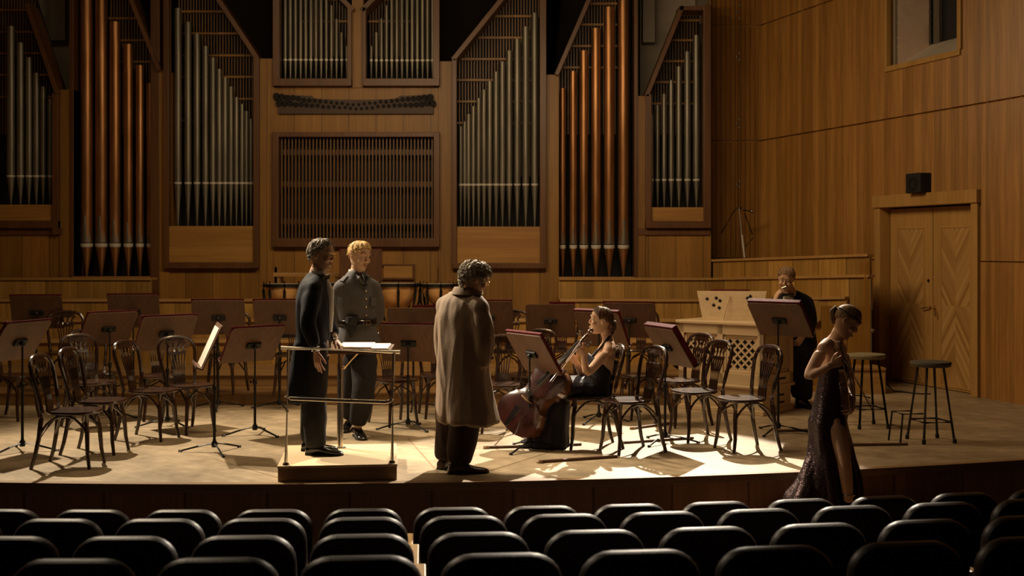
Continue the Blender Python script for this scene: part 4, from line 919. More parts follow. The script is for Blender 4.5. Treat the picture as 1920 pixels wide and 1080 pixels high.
# ------------------------------------------------------------------ auditorium seats
def make_seat():
    t = empty('auditorium_seat'); hw = 0.245                      # faces +y (the stage); top at 0.90
    mb = MB(); rings = []
    def outline(sc, y):
        pts = []
        for (cx, cz, a0) in ((hw-0.13, 0.79, 0), (-hw+0.13, 0.79, 90), (-hw+0.05, 0.33, 180), (hw-0.05, 0.33, 270)):
            rr_ = 0.12 if cz > 0.5 else 0.05
            for k in range(7):
                a = R(a0 + 15*k); pts.append((cx+(0.13 if cz > .5 else rr_)*math.cos(a), y + (cz-0.5)*-0.18, cz+(0.12 if cz > .5 else rr_)*math.sin(a)))
        c = (0, y-0.05, 0.6); return [(c[0]+(p[0]-c[0])*sc, p[1], c[2]+(p[2]-c[2])*sc) for p in pts]
    mb.loft([outline(0.90, -0.045), outline(0.97, -0.038), outline(1.0, -0.02), outline(1.0, 0.01), outline(0.97, 0.028), outline(0.90, 0.036)])
    mb.build('backrest', M_['vinyl'], t)
    mb = MB()
    def so(sc, z): return [(sc*x, 0.26 + sc*(y-0.26), z) for x, y in [(-0.235+0.03, 0.03), (0.235-0.03, 0.03), (0.24, 0.06), (0.24, 0.44), (0.21, 0.48), (-0.21, 0.48), (-0.24, 0.44), (-0.24, 0.06)]]
    mb.loft([so(0.94, 0.36), so(1, 0.38), so(1, 0.43), so(0.95, 0.455)]); mb.build('seat', M_['vinyl'], t)
    for s in (-1, 1):
        if s == 1: continue
        mb = MB(); mb.box((s*0.275-0.022, -0.02, 0.0), (s*0.275+0.022, 0.40, 0.60)); a_ = mb.build('side_stanchion', M_['black_metal'], t, False, 0.006)
        mb = MB(); mb.box((s*0.275-0.027, -0.05, 0.60), (s*0.275+0.027, 0.44, 0.64)); mb.build('armrest', M_['armrest'], t, False, 0.008)
    return t
seat0 = make_seat(); index_kids(seat0); first = True
rows = [(7.42, .17, -.917, -6, 9, 'first'), (6.62, .295, -.818, -5, 8, 'second'), (5.70, .42, -.711, -4, 7, 'third'), (4.73, .565, -.597, -4, 5, 'fourth')]
def nth(k): return ['first', 'second', 'third', 'fourth', 'fifth', 'sixth', 'seventh', 'eighth', 'ninth', 'tenth', 'eleventh', 'twelfth', 'thirteenth', 'fourteenth', 'fifteenth', 'sixteenth'][k]
rown = {'first': 'row closest to the stage', 'second': 'second row from the stage', 'third': 'third row from the stage', 'fourth': 'last visible row'}
for d0, zt, xc, k0, k1, rn in rows:
    cnt = 0
    for k in range(k0, k1+1):
        x = xc + 0.55*k; d = d0 + 0.019*(x+2.2)**2 - 0.019*1.6
        px = 960 + x/d*FPX
        if px < -80 or px > 2000: continue
        o = seat0 if first else copy_tree(seat0); first = False
        o.location = (x, d, zt - 0.90); o.rotation_euler = (0, 0, math.atan(0.038*(x+2.2)))
        tag(o, f'dark auditorium seat, {nth(cnt)} from the left in the {rown[rn]}', 'seat', 'dark rounded auditorium seats'); cnt += 1

# ================================================================== PEOPLE
def rest_mesh(mb, voxel, smooth=3, name='m'):
    """one continuous closed surface from overlapping closed shapes"""
    me = mb.mesh(name); o = bpy.data.objects.new('tmp', me); COL.objects.link(o)
    r_ = o.modifiers.new('r', 'REMESH'); r_.mode = 'VOXEL'; r_.voxel_size = voxel
    if smooth: s = o.modifiers.new('s', 'SMOOTH'); s.factor = 0.5; s.iterations = smooth
    dg = bpy.context.evaluated_depsgraph_get(); new = bpy.data.meshes.new_from_object(o.evaluated_get(dg))
    bpy.data.objects.remove(o); bpy.data.meshes.remove(me); return new
def relax(me, keep, iters=28):
    """smooth the joints away from the listed (point, radius) regions"""
    n = len(me.vertices); co = np.empty(n*3); me.vertices.foreach_get('co', co); co = co.reshape(-1, 3)
    ed = np.empty(len(me.edges)*2, dtype=np.int64); me.edges.foreach_get('vertices', ed); ed = ed.reshape(-1, 2)
    w_ = np.ones(n)
    for c, r_ in keep:
        d_ = np.linalg.norm(co - np.array(tuple(c)), axis=1); w_ = np.minimum(w_, np.clip((d_ - r_)/0.05, 0, 1))
    deg = np.bincount(ed.ravel(), minlength=n).astype(float); deg[deg == 0] = 1
    for _ in range(iters):
        s = np.zeros_like(co); np.add.at(s, ed[:, 0], co[ed[:, 1]]); np.add.at(s, ed[:, 1], co[ed[:, 0]])
        co += (s/deg[:, None] - co)*(0.6*w_)[:, None]
    me.vertices.foreach_set('co', co.ravel()); me.update(); return me
HANDS = []
def make_body(par, fn, hc_, voxel=0.005):
    HANDS.clear(); mb = MB(); fn(mb); me = rest_mesh(mb, voxel, 2)
    relax(me, [(hc_, .125)] + [(h_, .115) for h_ in HANDS]); return finish(me, 'body', M_['skin'], par)
def finish(me, name, m, parent):
    me.name = name; o = bpy.data.objects.new(name, me); COL.objects.link(o); me.materials.clear(); me.materials.append(m)
    for p in me.polygons: p.use_smooth = True
    o.parent = parent; return o
def displace(me, fn):
    n = len(me.vertices); co = np.empty(n*3); me.vertices.foreach_get('co', co); co = co.reshape(-1, 3)
    no = np.array([tuple(v.normal) for v in me.vertices])
    for i in range(n):
        q = Vector(co[i]); a = fn(q, Vector(no[i])); co[i] += no[i]*a
    me.vertices.foreach_set('co', co.ravel()); me.update()
def folds(amp=0.008, sc=(7, 7, 2.2), seed=0):
    def f(q, n_):
        v = Vector((q.x*sc[0]+seed, q.y*sc[1]-seed, q.z*sc[2]+seed*.3))
        w_ = noise.noise_vector(v*0.7)*0.8
        return amp*(1 - 2.2*abs(noise.noise(v + w_)))*1.0 + amp*0.35*noise.noise(v*3.1)
    return f
def ering(c, u, v, n=20, p=2.3):
    c = Vector(c); u = Vector(u); v = Vector(v); out = []
    for i in range(n):
        a = 2*PI*i/n; ca_, sa = math.cos(a), math.sin(a)
        out.append(c + u*(abs(ca_)**(2/p)*(1 if ca_ >= 0 else -1)) + v*(abs(sa)**(2/p)*(1 if sa >= 0 else -1)))
    return out
def basis(yaw, pitch=0, roll=0):
    """heading yaw (deg, 0 = +x, 90 = away), pitch down positive; returns forward, left, up"""
    M = Matrix.Rotation(R(yaw), 3, 'Z') @ Matrix.Rotation(R(pitch), 3, 'Y') @ Matrix.Rotation(R(roll), 3, 'X')
    return M @ Vector((1, 0, 0)), M @ Vector((0, 1, 0)), M @ Vector((0, 0, 1))
HEAD = [(-.120, .060, .030, .018), (-.112, .086, -.01, .034), (-.095, .093, -.035, .047), (-.070, .094, -.058, .057), (-.045, .092, -.072, .063),
        (-.015, .090, -.086, .068), (.012, .086, -.094, .072), (.035, .089, -.099, .0745), (.060, .092, -.101, .075), (.085, .082, -.094, .069), (.104, .060, -.075, .055), (.116, .030, -.045, .034)]
def head(mb, c, B, k=1.0, fem=False):
    F, L_, U = [b*k for b in B]; c = Vector(c)
    rings = []
    for u, f, b, w_ in HEAD:
        if fem: w_ = w_*0.95
        rings.append(ering(c + U*u + F*((f+b)/2), F*((f-b)/2), L_*w_, 20, 2.25))
    mb.loft(rings)
    pt = lambda f, l, u: c + F*f + L_*l + U*u
    mb.tube([pt(.086, 0, .030), pt(.099, 0, .004), pt(.108, 0, -.018), pt(.101, 0, -.029)], [.006*k, .0075*k, (.0085 if fem else .0098)*k, .007*k], 8)         # nose
    for s in (-1, 1):
        mb.ball(pt(.098, .010*s, -.024), (.0058 if fem else .007)*k, 8)
        mb.tube([pt(.088, .010*s, .040), pt(.090, .032*s, .042), pt(.074, .056*s, .037)], [.008*k, .009*k, .006*k], 6)               # brow
        mb.tube([pt(.082, .016*s, .022), pt(.0865, .031*s, .025), pt(.078, .047*s, .021)], [.004*k, .0065*k, .004*k], 8); mb.tube([pt(.080, .018*s, .004), pt(.084, .031*s, .002), pt(.077, .046*s, .005)], [.004*k, .005*k, .004*k], 8)   # lids
        mb.ell(pt(.070, .040*s, -.025), (F*.028, L_*.026, U*.024), 8)                                                                 # cheek
        mb.ell(pt(-.010, .074*s, .000), (F*.018, L_*.010, U*.031), 8)                                                                 # ear
        mb.tube([pt(.006, .072*s, .020), pt(-.020, .084*s, .026), pt(-.028, .082*s, .0), pt(-.008, .074*s, -.028)], .0045*k, 6)
    mb.tube([pt(.088, -.022, -.058), pt(.101, 0, -.055), pt(.088, .022, -.058)], [.004*k, .0075*k, .004*k], 6)
    mb.tube([pt(.086, -.020, -.066), pt(.098, 0, -.068), pt(.086, .020, -.066)], [.004*k, .0078*k, .004*k], 6)
    mb.ell(pt(.082, 0, -.102), (F*.018, L_*.022, U*.016), 8)                                                                          # chin
def eyes(par, c, B, k=1.0):
    F, L_, U = [b*k for b in B]; c = Vector(c); pt = lambda f, l, u: c + F*f + L_*l + U*u
    for s in (-1, 1):
        mb = MB(); mb.ball(pt(.0768, .031*s, .015), .0115*k, 10); e = mb.build('eye', M_['eye_white'], par)
        mb = MB(); mb.ball(pt(.0840, .0315*s, .012), .0052*k, 8); mb.build('iris', M_['iris'], e)
        mb = MB(); mb.tube([pt(.0925, .014*s, .044), pt(.0935, .032*s, .048), pt(.081, .052*s, .043)], [.0022*k, .0030*k, .0015*k], 6); mb.build('eyebrow', M_['hair_brown'], par)
    mb = MB(); mb.tube([pt(.093, -.020, -.060), pt(.1065, 0, -.0595), pt(.093, .020, -.060)], [.0015*k, .0040*k, .0015*k], 6); mb.tube([pt(.091, -.017, -.066), pt(.104, 0, -.068), pt(.091, .017, -.066)], [.0015*k, .0044*k, .0015*k], 6)
    mb.build('lips', M_['lips'], par)
def hair(par, name, m, c, B, k=1.0, vol=0.010, front=52, side=92, backt=128, ridge=0.003, curl=0.0, locks=0, lock_len=0.05, seed=1, part=0, sideburn=0):
    F, L_, U = [b*k for b in B]; c = Vector(c); rng = random.Random(seed)
    def sp(a, t, ex=0.0):
        f = math.cos(a)*math.sin(t); l = math.sin(a)*math.sin(t); u = math.cos(t)
        w_ = 0.077; uu = 0.105 if u > 0 else 0.115
        rf_ = 0.094 if f > 0 else 0.103
        if u < 0: rf_ *= (1 - 0.25*(-u)); w_ *= (1 - 0.12*(-u))
        return c + F*(f*(rf_+ex)) + L_*(l*(w_+ex)) + U*(0.016 + u*(uu+ex))
    def tmax(a):
        d_ = abs(math.degrees(a) % 360); d_ = d_ if d_ <= 180 else 360-d_
        pts = [(0, front), (35, front+6), (58, (front+side)/2+2), (75, side+sideburn), (100, side-6 if sideburn else side), (115, side+12), (150, backt), (180, backt)]
        for (x0, y0), (x1, y1) in zip(pts, pts[1:]):
            if d_ <= x1: return R(y0 + (y1-y0)*(d_-x0)/(x1-x0))
        return R(backt)
    NA, NT = 96, 26; outer = []; inner = []
    ph = [rng.uniform(0, 6.28) for _ in range(6)]
    for j in range(NT+1):
        ro, ri = [], []
        for i in range(NA):
            a = 2*PI*i/NA; t = tmax(a)*max(j, 0.02)/NT; u = j/NT
            e = vol*(0.75+0.5*math.sin(PI*min(1, u*1.1))) 
            q = sp(a, t, 0); nz = noise.noise(Vector((math.cos(a)*3+ph[0], math.sin(a)*3, t*1.2+ph[1])))
            e += ridge*(math.sin(a*23+3*nz+ph[2])*0.6 + math.sin(a*41+5*nz+t*2)*0.4)*min(1, u*2)
            if curl: e += curl*noise.noise((q-c)*38/k + Vector((ph[3],)*3)) + curl*0.6*noise.noise((q-c)*80/k)
            e += part*max(0, math.cos(a-0.9))*math.sin(min(PI, t*1.6))
            if j == NT: e = 0.001
            ro.append(sp(a, t, e)); ri.append(sp(a, t, -0.012))
        outer.append(ro); inner.append(ri)
    mb = MB(); V = [q for r_ in outer for q in r_]; W_ = [q for r_ in inner for q in r_]; nO = len(V); FF = []
    for j in range(NT):
        for i in range(NA):
            k2 = (i+1) % NA; FF.append((j*NA+i, j*NA+k2, (j+1)*NA+k2, (j+1)*NA+i)); FF.append((nO+j*NA+i, nO+(j+1)*NA+i, nO+(j+1)*NA+k2, nO+j*NA+k2))
    for i in range(NA): k2 = (i+1) % NA; FF.append((NT*NA+i, NT*NA+k2, nO+NT*NA+k2, nO+NT*NA+i))
    FF.append(tuple(range(NA-1, -1, -1))); FF.append(tuple(nO+i for i in range(NA)))
    mb.add(V+W_, FF)
    for q in range(locks):
        a = rng.uniform(0.5, 2*PI-0.5); tm_ = tmax(a); t0 = tm_*rng.uniform(0.35, 0.95); p0 = sp(a, t0, vol*0.6); pts = [p0]; L2 = lock_len*rng.uniform(0.5, 1.2)
        for s_ in range(1, 5):
            t = t0 + (L2/0.1)*s_/4; ex = vol*0.9 + curl*1.0*rng.uniform(-.3, 1) + 0.004*s_*rng.uniform(0, .8)
            pts.append(sp(a + 0.10*math.sin(s_*2.2+q)*(1+curl*40), min(t, tm_+0.25), ex))
        rl = .0040 if locks > 100 else .0050; mb.tube(pts, [rl*k, rl*1.1*k, rl*k, rl*.75*k, .0010*k], 7)
    return mb.build(name, m, par)
def limb(mb, pts, rs, n=14):
    """tapering limb through the joints with rounded joints between"""
    pts = [Vector(p) for p in pts]; out, rr_ = [], []
    for i in range(len(pts)-1):
        for s_ in range(5):
            u = s_/5; bulge = 1 + 0.06*math.sin(PI*u)
            out.append(pts[i].lerp(pts[i+1], u)); rr_.append((rs[i] + (rs[i+1]-rs[i])*u)*bulge)
    out.append(pts[-1]); rr_.append(rs[-1])
    # ease the corners
    sm = [out[0]] + [(out[i-1] + out[i]*2 + out[i+1])/4 for i in range(1, len(out)-1)] + [out[-1]]
    mb.tube(sm, rr_, n); mb.ball(pts[0], rs[0], 12)
def hand(mb, wrist, aim, palm, k=1.0, curls=(25, 30, 34, 40), spread=6, thumb_side=1, thumb_curl=20):
    """wrist point, direction of the fingers, direction the palm faces; curls in degrees per joint"""
    A = Vector(aim).normalized(); Nn = Vector(palm); Nn = (Nn - A*Nn.dot(A)).normalized(); S = A.cross(Nn).normalized()*thumb_side
    w_ = Vector(wrist); HANDS.append(w_ + A*.075*k)
    mb.loft([ering(w_ + A*d*k, S*a*k, Nn*b*k, 12, 2.6) for d, a, b in ((-.03, .027, .021), (.0, .027, .019), (.03, .037, .0165), (.065, .041, .015), (.088, .039, .012))])
    Ls = [(.040, .026, .020), (.045, .029, .022), (.042, .027, .021), (.033, .020, .018)]
    for i in range(4):
        off = S*(0.030 - 0.020*i)*k; ang = R(spread*(1.5-i)); d_ = (A*math.cos(ang) + S*math.sin(ang)).normalized()
        p = w_ + A*(.080 - .004*abs(i-1))*k + off; pts = [p - d_*0.02*k, p]; cu = 0
        for s_, l in enumerate(Ls[i]):
            cu += R(curls[i])*(0.7 if s_ == 0 else 1.0); dd = d_*math.cos(cu) + Nn*math.sin(cu); p = p + dd*l*k; pts.append(p)
        mb.tube(pts, [.0095*k, .0093*k, .0085*k, .0078*k, .0062*k], 8)
    p = w_ + A*.020*k + S*.030*k; pts = [w_ + A*.005*k + S*.015*k, p]; ang = R(42); cu = R(thumb_curl)
    d_ = (A*math.cos(ang) + S*math.sin(ang)*0.9 + Nn*math.sin(cu)*0.6).normalized(); p = p + d_*.040*k; pts.append(p)
    d_ = (A*math.cos(R(22)) + S*math.sin(R(22)) + Nn*math.sin(cu)).normalized(); p = p + d_*.034*k; pts.append(p); p = p + d_*.022*k; pts.append(p)
    mb.tube(pts, [.013*k, .0135*k, .011*k, .0095*k, .007*k], 8)
def shoe(par, ankle, toe_dir, k=1.0, m='shoe', z0=0.0):
    a = Vector(ankle); t = Vector(toe_dir); t.z = 0; t.normalize(); s = Vector((-t.y, t.x, 0)); base = Vector((a.x, a.y, z0))
    mb = MB(); rings = []
    for d, w_, h, zb in ((-.075, .022, .030, .012), (-.068, .033, .062, .004), (-.03, .037, .085, .003), (.02, .037, .088, .003), (.06, .040, .066, .003), (.11, .046, .046, .003), (.16, .043, .038, .004), (.195, .030, .030, .006), (.208, .014, .020, .010)):
        c = base + t*d*k + Vector((0, 0, (h+zb)/2*k)); rings.append(ering(c, s*w_*k, Vector((0, 0, (h-zb)/2*k)), 14, 2.6))
    mb.loft(rings); o = mb.build('shoe', M_[m], par)
    mb = MB(); pl = [base + t*d*k + s*w_*k for d, w_ in ((-.078, 0), (-.07, .034), (-.02, .036), (.05, .040), (.12, .047), (.18, .040), (.212, 0), (.18, -.040), (.12, -.047), (.05, -.040), (-.02, -.036), (-.07, -.034))]
    mb.add([(q.x, q.y, z0+0.001) for q in pl] + [(q.x, q.y, z0+.012) for q in pl], [tuple(range(11, -1, -1)), tuple(range(12, 24))] + [(i, (i+1) % 12, 12+(i+1) % 12, 12+i) for i in range(12)])
    mb.box((-.035, -.034, 0), (.02, .034, .022), Matrix.Translation(base - t*0.04*k) @ Matrix.Rotation(math.atan2(t.y, t.x), 4, 'Z'))
    mb.build('sole', M_['rubber'], o, False); return o
def glasses(par, c, B, k=1.0, name='glasses'):
    F, L_, U = [b*k for b in B]; c = Vector(c); pt = lambda f, l, u: c + F*f + L_*l + U*u
    mb = MB()
    for s in (-1, 1):
        mb.tube([pt(.106, (.032 + .020*math.cos(t))*s, .012 + .015*math.sin(t)) for t in [2*PI*i/16 for i in range(17)]], .0018*k, 5)
        mb.tube([pt(.106, .052*s, .016), pt(.06, .078*s, .018), pt(-.01, .083*s, .014)], .0018*k, 5)
    mb.tube([pt(.106, -.012, .014), pt(.110, 0, .017), pt(.106, .012, .014)], .0018*k, 5); mb.build(name, M_['brass'], par)
def bowtie(par, c, B, m='satin', k=1.0):
    F, L_, U = B; c = Vector(c); mb = MB()
    for s in (-1, 1): mb.loft([ering(c + L_*(d*s)*k, U*a*k, F*b*k, 10) for d, a, b in ((.003, .009, .006), (.025, .018, .009), (.05, .026, .009), (.058, .022, .004))])
    mb.ball(c, .011*k, 8); mb.build('bow_tie', M_[m], par)
def yoke(mb, neck, sh, r0, r1):
    a, b = Vector(neck), Vector(sh); mb.tube([a, a.lerp(b, .5) + Vector((0, 0, .012)), b], [r0, (r0+r1)/2, r1], 14); mb.ball(b, r1, 12)
class Rel:
    def __init__(s, org): s.o = Vector(org)
    def __call__(s, px, py, d): return P(px, py, d) - s.o
UP = Vector((0, 0, 1))
def garment(par, name, m, fn, voxel=0.009, smooth=18, amp=0.006, sc=(7, 7, 2.2), seed=0):
    mb = MB(); fn(mb); me = rest_mesh(mb, voxel, smooth)
    relax(me, [], 22)
    if amp: displace(me, folds(amp, sc, seed))
    return finish(me, name, M_[m], par)

# ---------------------------------------------------------------- conductor in a tailcoat, on the podium
o_ = Vector((GX(594, 9.67), 9.67, PZ)); J = Rel(o_)
man = empty('person', o_, 0, 'grey-haired man in black tailcoat and bow tie standing on the podium with glasses', 'person')
F, L_, U = basis(-6); BH = basis(-14, 9); hc = J(602, 478, 9.67)
ank = [J(592, 845, 9.60), J(583, 836, 9.80)]
def body(mb):
    head(mb, hc, BH)
    limb(mb, [J(597, 500, 9.67), J(591, 524, 9.68)], [.055, .062])
    mb.loft([ering(J(x, y, 9.68), L_*a, F*b) for x, y, a, b in ((592, 518, .07, .06), (590, 532, .165, .085), (590, 560, .18, .11), (591, 600, .165, .11), (592, 640, .17, .115), (592, 668, .16, .11))])
    limb(mb, [J(588, 536, 9.52), J(577, 606, 9.43), J(592, 657, 9.43)], [.052, .042, .026]); hand(mb, J(593, 660, 9.43), (0.10, -0.05, -1), (0.55, 0.6, 0.1), 1.0, (14, 10, 12, 18), 12, 1)
    limb(mb, [J(588, 536, 9.84), J(612, 598, 9.86), J(628, 636, 9.74)], [.052, .042, .026]); hand(mb, J(628, 637, 9.75), (0.75, -0.35, -0.75), (-0.4, 0, -1), 1.0, (16, 18, 20, 22), 9, -1)
    for q, x in ((0, 9.60), (1, 9.79)): limb(mb, [J(590, 665, x), J(591-4*q, 752, x), ank[q]], [.085, .055, .038])
make_body(man, body, hc)
eyes(man, hc, BH); glasses(man, hc, BH)
hair(man, 'hair', M_['hair_pepper'], hc, BH, 1.0, 0.017, 48, 84, 126, 0.0035, 0.004, 70, 0.05, 3, 0.004)
def coat(mb):
    mb.loft([ering(J(x, y, 9.68), L_*a, F*b) for x, y, a, b in ((595, 509, .072, .068), (591, 522, .13, .088), (589, 534, .190, .105), (588, 560, .205, .132), (588, 595, .195, .135), (588, 625, .190, .130), (587, 655, .19, .130), (584, 690, .185, .120))])
    mb.loft([ering(J(x, y, 9.68), L_*a, F*b, 20, 3) for x, y, a, b in ((581, 640, .185, .110), (578, 680, .185, .125), (573, 720, .19, .13), (570, 752, .19, .125))])           # tails
    yoke(mb, J(594, 522, 9.68), J(588, 540, 9.52), .062, .070); yoke(mb, J(594, 522, 9.68), J(589, 540, 9.82), .062, .070)
    limb(mb, [J(588, 541, 9.51), J(576, 606, 9.40), J(591, 650, 9.42)], [.072, .062, .048]); limb(mb, [J(590, 540, 9.84), J(614, 598, 9.88), J(627, 628, 9.77)], [.070, .060, .048])
garment(man, 'tailcoat', 'tux', coat, amp=0.006, seed=2)
def tr(mb):
    for q, x in ((0, 9.60), (1, 9.79)): limb(mb, [J(589, 655, x), J(590-4*q, 755, x), ank[q] + Vector((0, 0, .03))], [.115, .092, .082])
garment(man, 'trousers', 'dark_trousers', tr, amp=0.007, seed=3, sc=(6, 6, 3))
mb = MB(); mb.loft([ering(J(x, y, 9.69), L_*a, F*b) for x, y, a, b in ((600, 524, .03, .07), (602, 545, .060, .105), (603, 590, .065, .098), (604, 622, .05, .082))]); mb.build('waistcoat', M_['shirt'], man)
mb = MB(); mb.loft([ering(J(596, y, 9.67), L_*a, F*b) for y, a, b in ((507, .064, .062), (520, .070, .072))]); mb.build('shirt_collar', M_['shirt'], man)
bowtie(man, J(611, 519, 9.66), basis(-20)); shoe(man, ank[0], (1, -.12, 0), 1.08); shoe(man, ank[1], (1, .05, 0), 1.05)
for w_, q in ((J(592, 655, 9.43), (0.1, 0, -1)), (J(626, 633, 9.75), (.4, 0, -1))):
    mb = MB(); mb.tube([w_ - Vector(q).normalized()*0.02, w_ + Vector(q).normalized()*0.012], .036, 14); mb.build('shirt_cuff', M_['shirt'], man)

# ---------------------------------------------------------------- blond man in grey uniform
o_ = Vector((GX(668, 11.4), 11.4, 0)); J = Rel(o_)
man = empty('person', o_, 0, 'blond man in grey belted uniform tunic standing behind the podium, hands behind his back', 'person')
F, L_, U = basis(-42); BH = basis(-38, 14); hc = J(673, 480, 11.38); kh = 1.10
ank = [J(671, 803, 11.30), J(654, 785, 11.75)]
def body(mb):
    head(mb, hc, BH, kh); limb(mb, [J(670, 500, 11.4), J(667, 522, 11.42)], [.058, .066])
    mb.loft([ering(J(x, y, 11.42), L_*a, F*b) for x, y, a, b in ((667, 515, .08, .06), (668, 530, .17, .09), (668, 560, .19, .115), (668, 600, .165, .11), (670, 650, .17, .12))])
    limb(mb, [J(636, 540, 11.32), J(631, 590, 11.47), J(654, 612, 11.60)], [.050, .040, .026]); hand(mb, J(657, 613, 11.60), (0.9, .2, -.3), (0, 1, 0), 1, (40, 40, 40, 40), 3, 1)
    limb(mb, [J(702, 540, 11.52), J(711, 590, 11.60), J(692, 612, 11.64)], [.050, .040, .026]); hand(mb, J(689, 613, 11.64), (-.9, .1, -.3), (0, 1, 0), 1, (40, 40, 40, 40), 3, -1)
    limb(mb, [J(683, 668, 11.40), J(682, 735, 11.28), ank[0]], [.07, .055, .04]); limb(mb, [J(666, 668, 11.48), J(662, 730, 11.5), ank[1]], [.07, .055, .04])
make_body(man, body, hc)
eyes(man, hc, BH, kh)
hair(man, 'hair', M_['hair_blond'], hc, BH, kh, 0.012, 50, 82, 120, 0.0030, 0, 26, 0.04, 5, 0.014)
def coat(mb):
    mb.loft([ering(J(x, y, 11.42), L_*a, F*b) for x, y, a, b in ((669, 507, .080, .070), (667, 520, .14, .09), (667, 532, .205, .11), (668, 560, .215, .140), (669, 592, .190, .130), (670, 604, .180, .125), (671, 615, .190, .132), (672, 636, .215, .160), (674, 652, .225, .170))])
    yoke(mb, J(667, 521, 11.42), J(641, 539, 11.34), .065, .074); yoke(mb, J(667, 521, 11.42), J(697, 539, 11.50), .065, .074)
    limb(mb, [J(640, 541, 11.33), J(631, 590, 11.45), J(653, 612, 11.58)], [.082, .068, .055]); limb(mb, [J(700, 541, 11.52), J(710, 590, 11.58), J(692, 612, 11.62)], [.080, .068, .055])
garment(man, 'uniform_tunic', 'grey_cloth', coat, amp=0.006, seed=5)
def tr(mb):
    limb(mb, [J(684, 656, 11.40), J(682, 735, 11.28), ank[0] + Vector((0, 0, .03))], [.120, .105, .080]); limb(mb, [J(666, 656, 11.48), J(663, 728, 11.52), ank[1] + Vector((0, 0, .03))], [.120, .105, .078])
garment(man, 'trousers', 'dark_trousers', tr, amp=0.008, seed=6, sc=(6, 6, 3))
mb = MB(); mb.loft([ering(J(x, y, 11.42), L_*a, F*b, 28) for x, y, a, b in ((670, 599, .196, .142), (670, 600, .200, .146), (670, 607, .200, .146), (670, 608, .196, .142))]); bl = mb.build('belt', M_['shoe'], man)
q = J(670, 603.5, 11.42) + F*0.150; mb = MB()
for a, b in (((-.028, -.022), (.028, -.016)), ((-.028, .016), (.028, .022)), ((-.028, -.022), (-.022, .022)), ((.022, -.022), (.028, .022))):
    mb.add([q + L_*x + U*z + F*y for y in (-.002, .006) for x, z in ((a[0], a[1]), (b[0], a[1]), (b[0], b[1]), (a[0], b[1]))], [(0,1,2,3), (7,6,5,4), (0,4,5,1), (1,5,6,2), (2,6,7,3), (3,7,4,0)])
mb.build('belt_buckle', M_['brass'], bl, False)
q = J(660, 598, 11.42) + F*0.115 - L_*0.10; mb = MB()
mb.loft([ering(q + U*z, L_*a, F*b, 14, 3.5) for z, a, b in ((.02, .048, .032), (.0, .055, .040), (-.06, .05, .038), (-.17, .034, .028), (-.18, .028, .02))]); hs = mb.build('holster', M_['rubber'], man)
mb = MB(); mb.loft([ering(q + U*z + F*.006, L_*a, F*b, 14, 3.5) for z, a, b in ((.032, .040, .030), (.028, .060, .046), (-.03, .060, .046), (-.04, .05, .042))]); mb.build('holster_flap', M_['rubber'], hs)
for y in (545, 560, 575, 590, 622): 
    q = J(668, y, 11.42) + F*(0.142 if y < 600 else 0.145); mb = MB(); mb.ball(q, .008, 8); mb.build('button', M_['brass'], man)
for s in (-1, 1):
    q = J(668, 560, 11.42) + F*0.118 + L_*(.095*s); mb = MB()
    rot = basis(-42 + 24*s); mb.add([q + rot[1]*x + U*z + rot[0]*y for y in (0, .020) for x, z in ((-.052, -.07), (.052, -.07), (.052, .02), (0, .008), (-.052, .02))], [(0,1,2,3,4), (9,8,7,6,5)] + [(i, i+5, (i+1) % 5+5, (i+1) % 5) for i in range(5)]); mb.build('breast_pocket', M_['grey_cloth'], man, False, 0.003)
    a, b = J(668, 514, 11.42) + L_*(.075*s), J(668, 528, 11.42) + L_*(.19*s); mb = MB(); mb.tube([a + U*.005, (a+b)/2 + U*.016, b + U*.006], [(.022, .008), (.028, .008), (.034, .008)], 10); mb.build('shoulder_strap', M_['grey_cloth'], man)
mb = MB(); mb.loft([ering(J(668, y, 11.42) + F*dx, L_*a, F*b) for y, dx, a, b in ((505, 0.0, .070, .068), (517, 0.004, .080, .078))]); mb.build('shirt_collar', M_['shirt'], man)
mb = MB(); q = J(669, 516, 11.42) + F*.075; mb.loft([ering(q + U*z + F*f, L_*a, F*.010, 10) for z, f, a in ((.01, 0, .016), (-.02, .022, .020), (-.10, .052, .026))]); mb.build('necktie', M_['satin'], man)
for s in (-1, 1):
    mb = MB(); q0 = J(668, 511, 11.42) + F*.06 + L_*(.05*s); q1 = J(668, 532, 11.42) + F*.128 + L_*(.015*s); mb.tube([q0, (q0+q1)/2 + L_*(.03*s) + F*.012, q1], [(.012, .022), (.012, .032), (.006, .010)], 10); mb.build('lapel', M_['grey_cloth'], man)
shoe(man, ank[0], (.35, -1, 0), 1.12); shoe(man, ank[1], (-.1, -1, 0), 1.1)

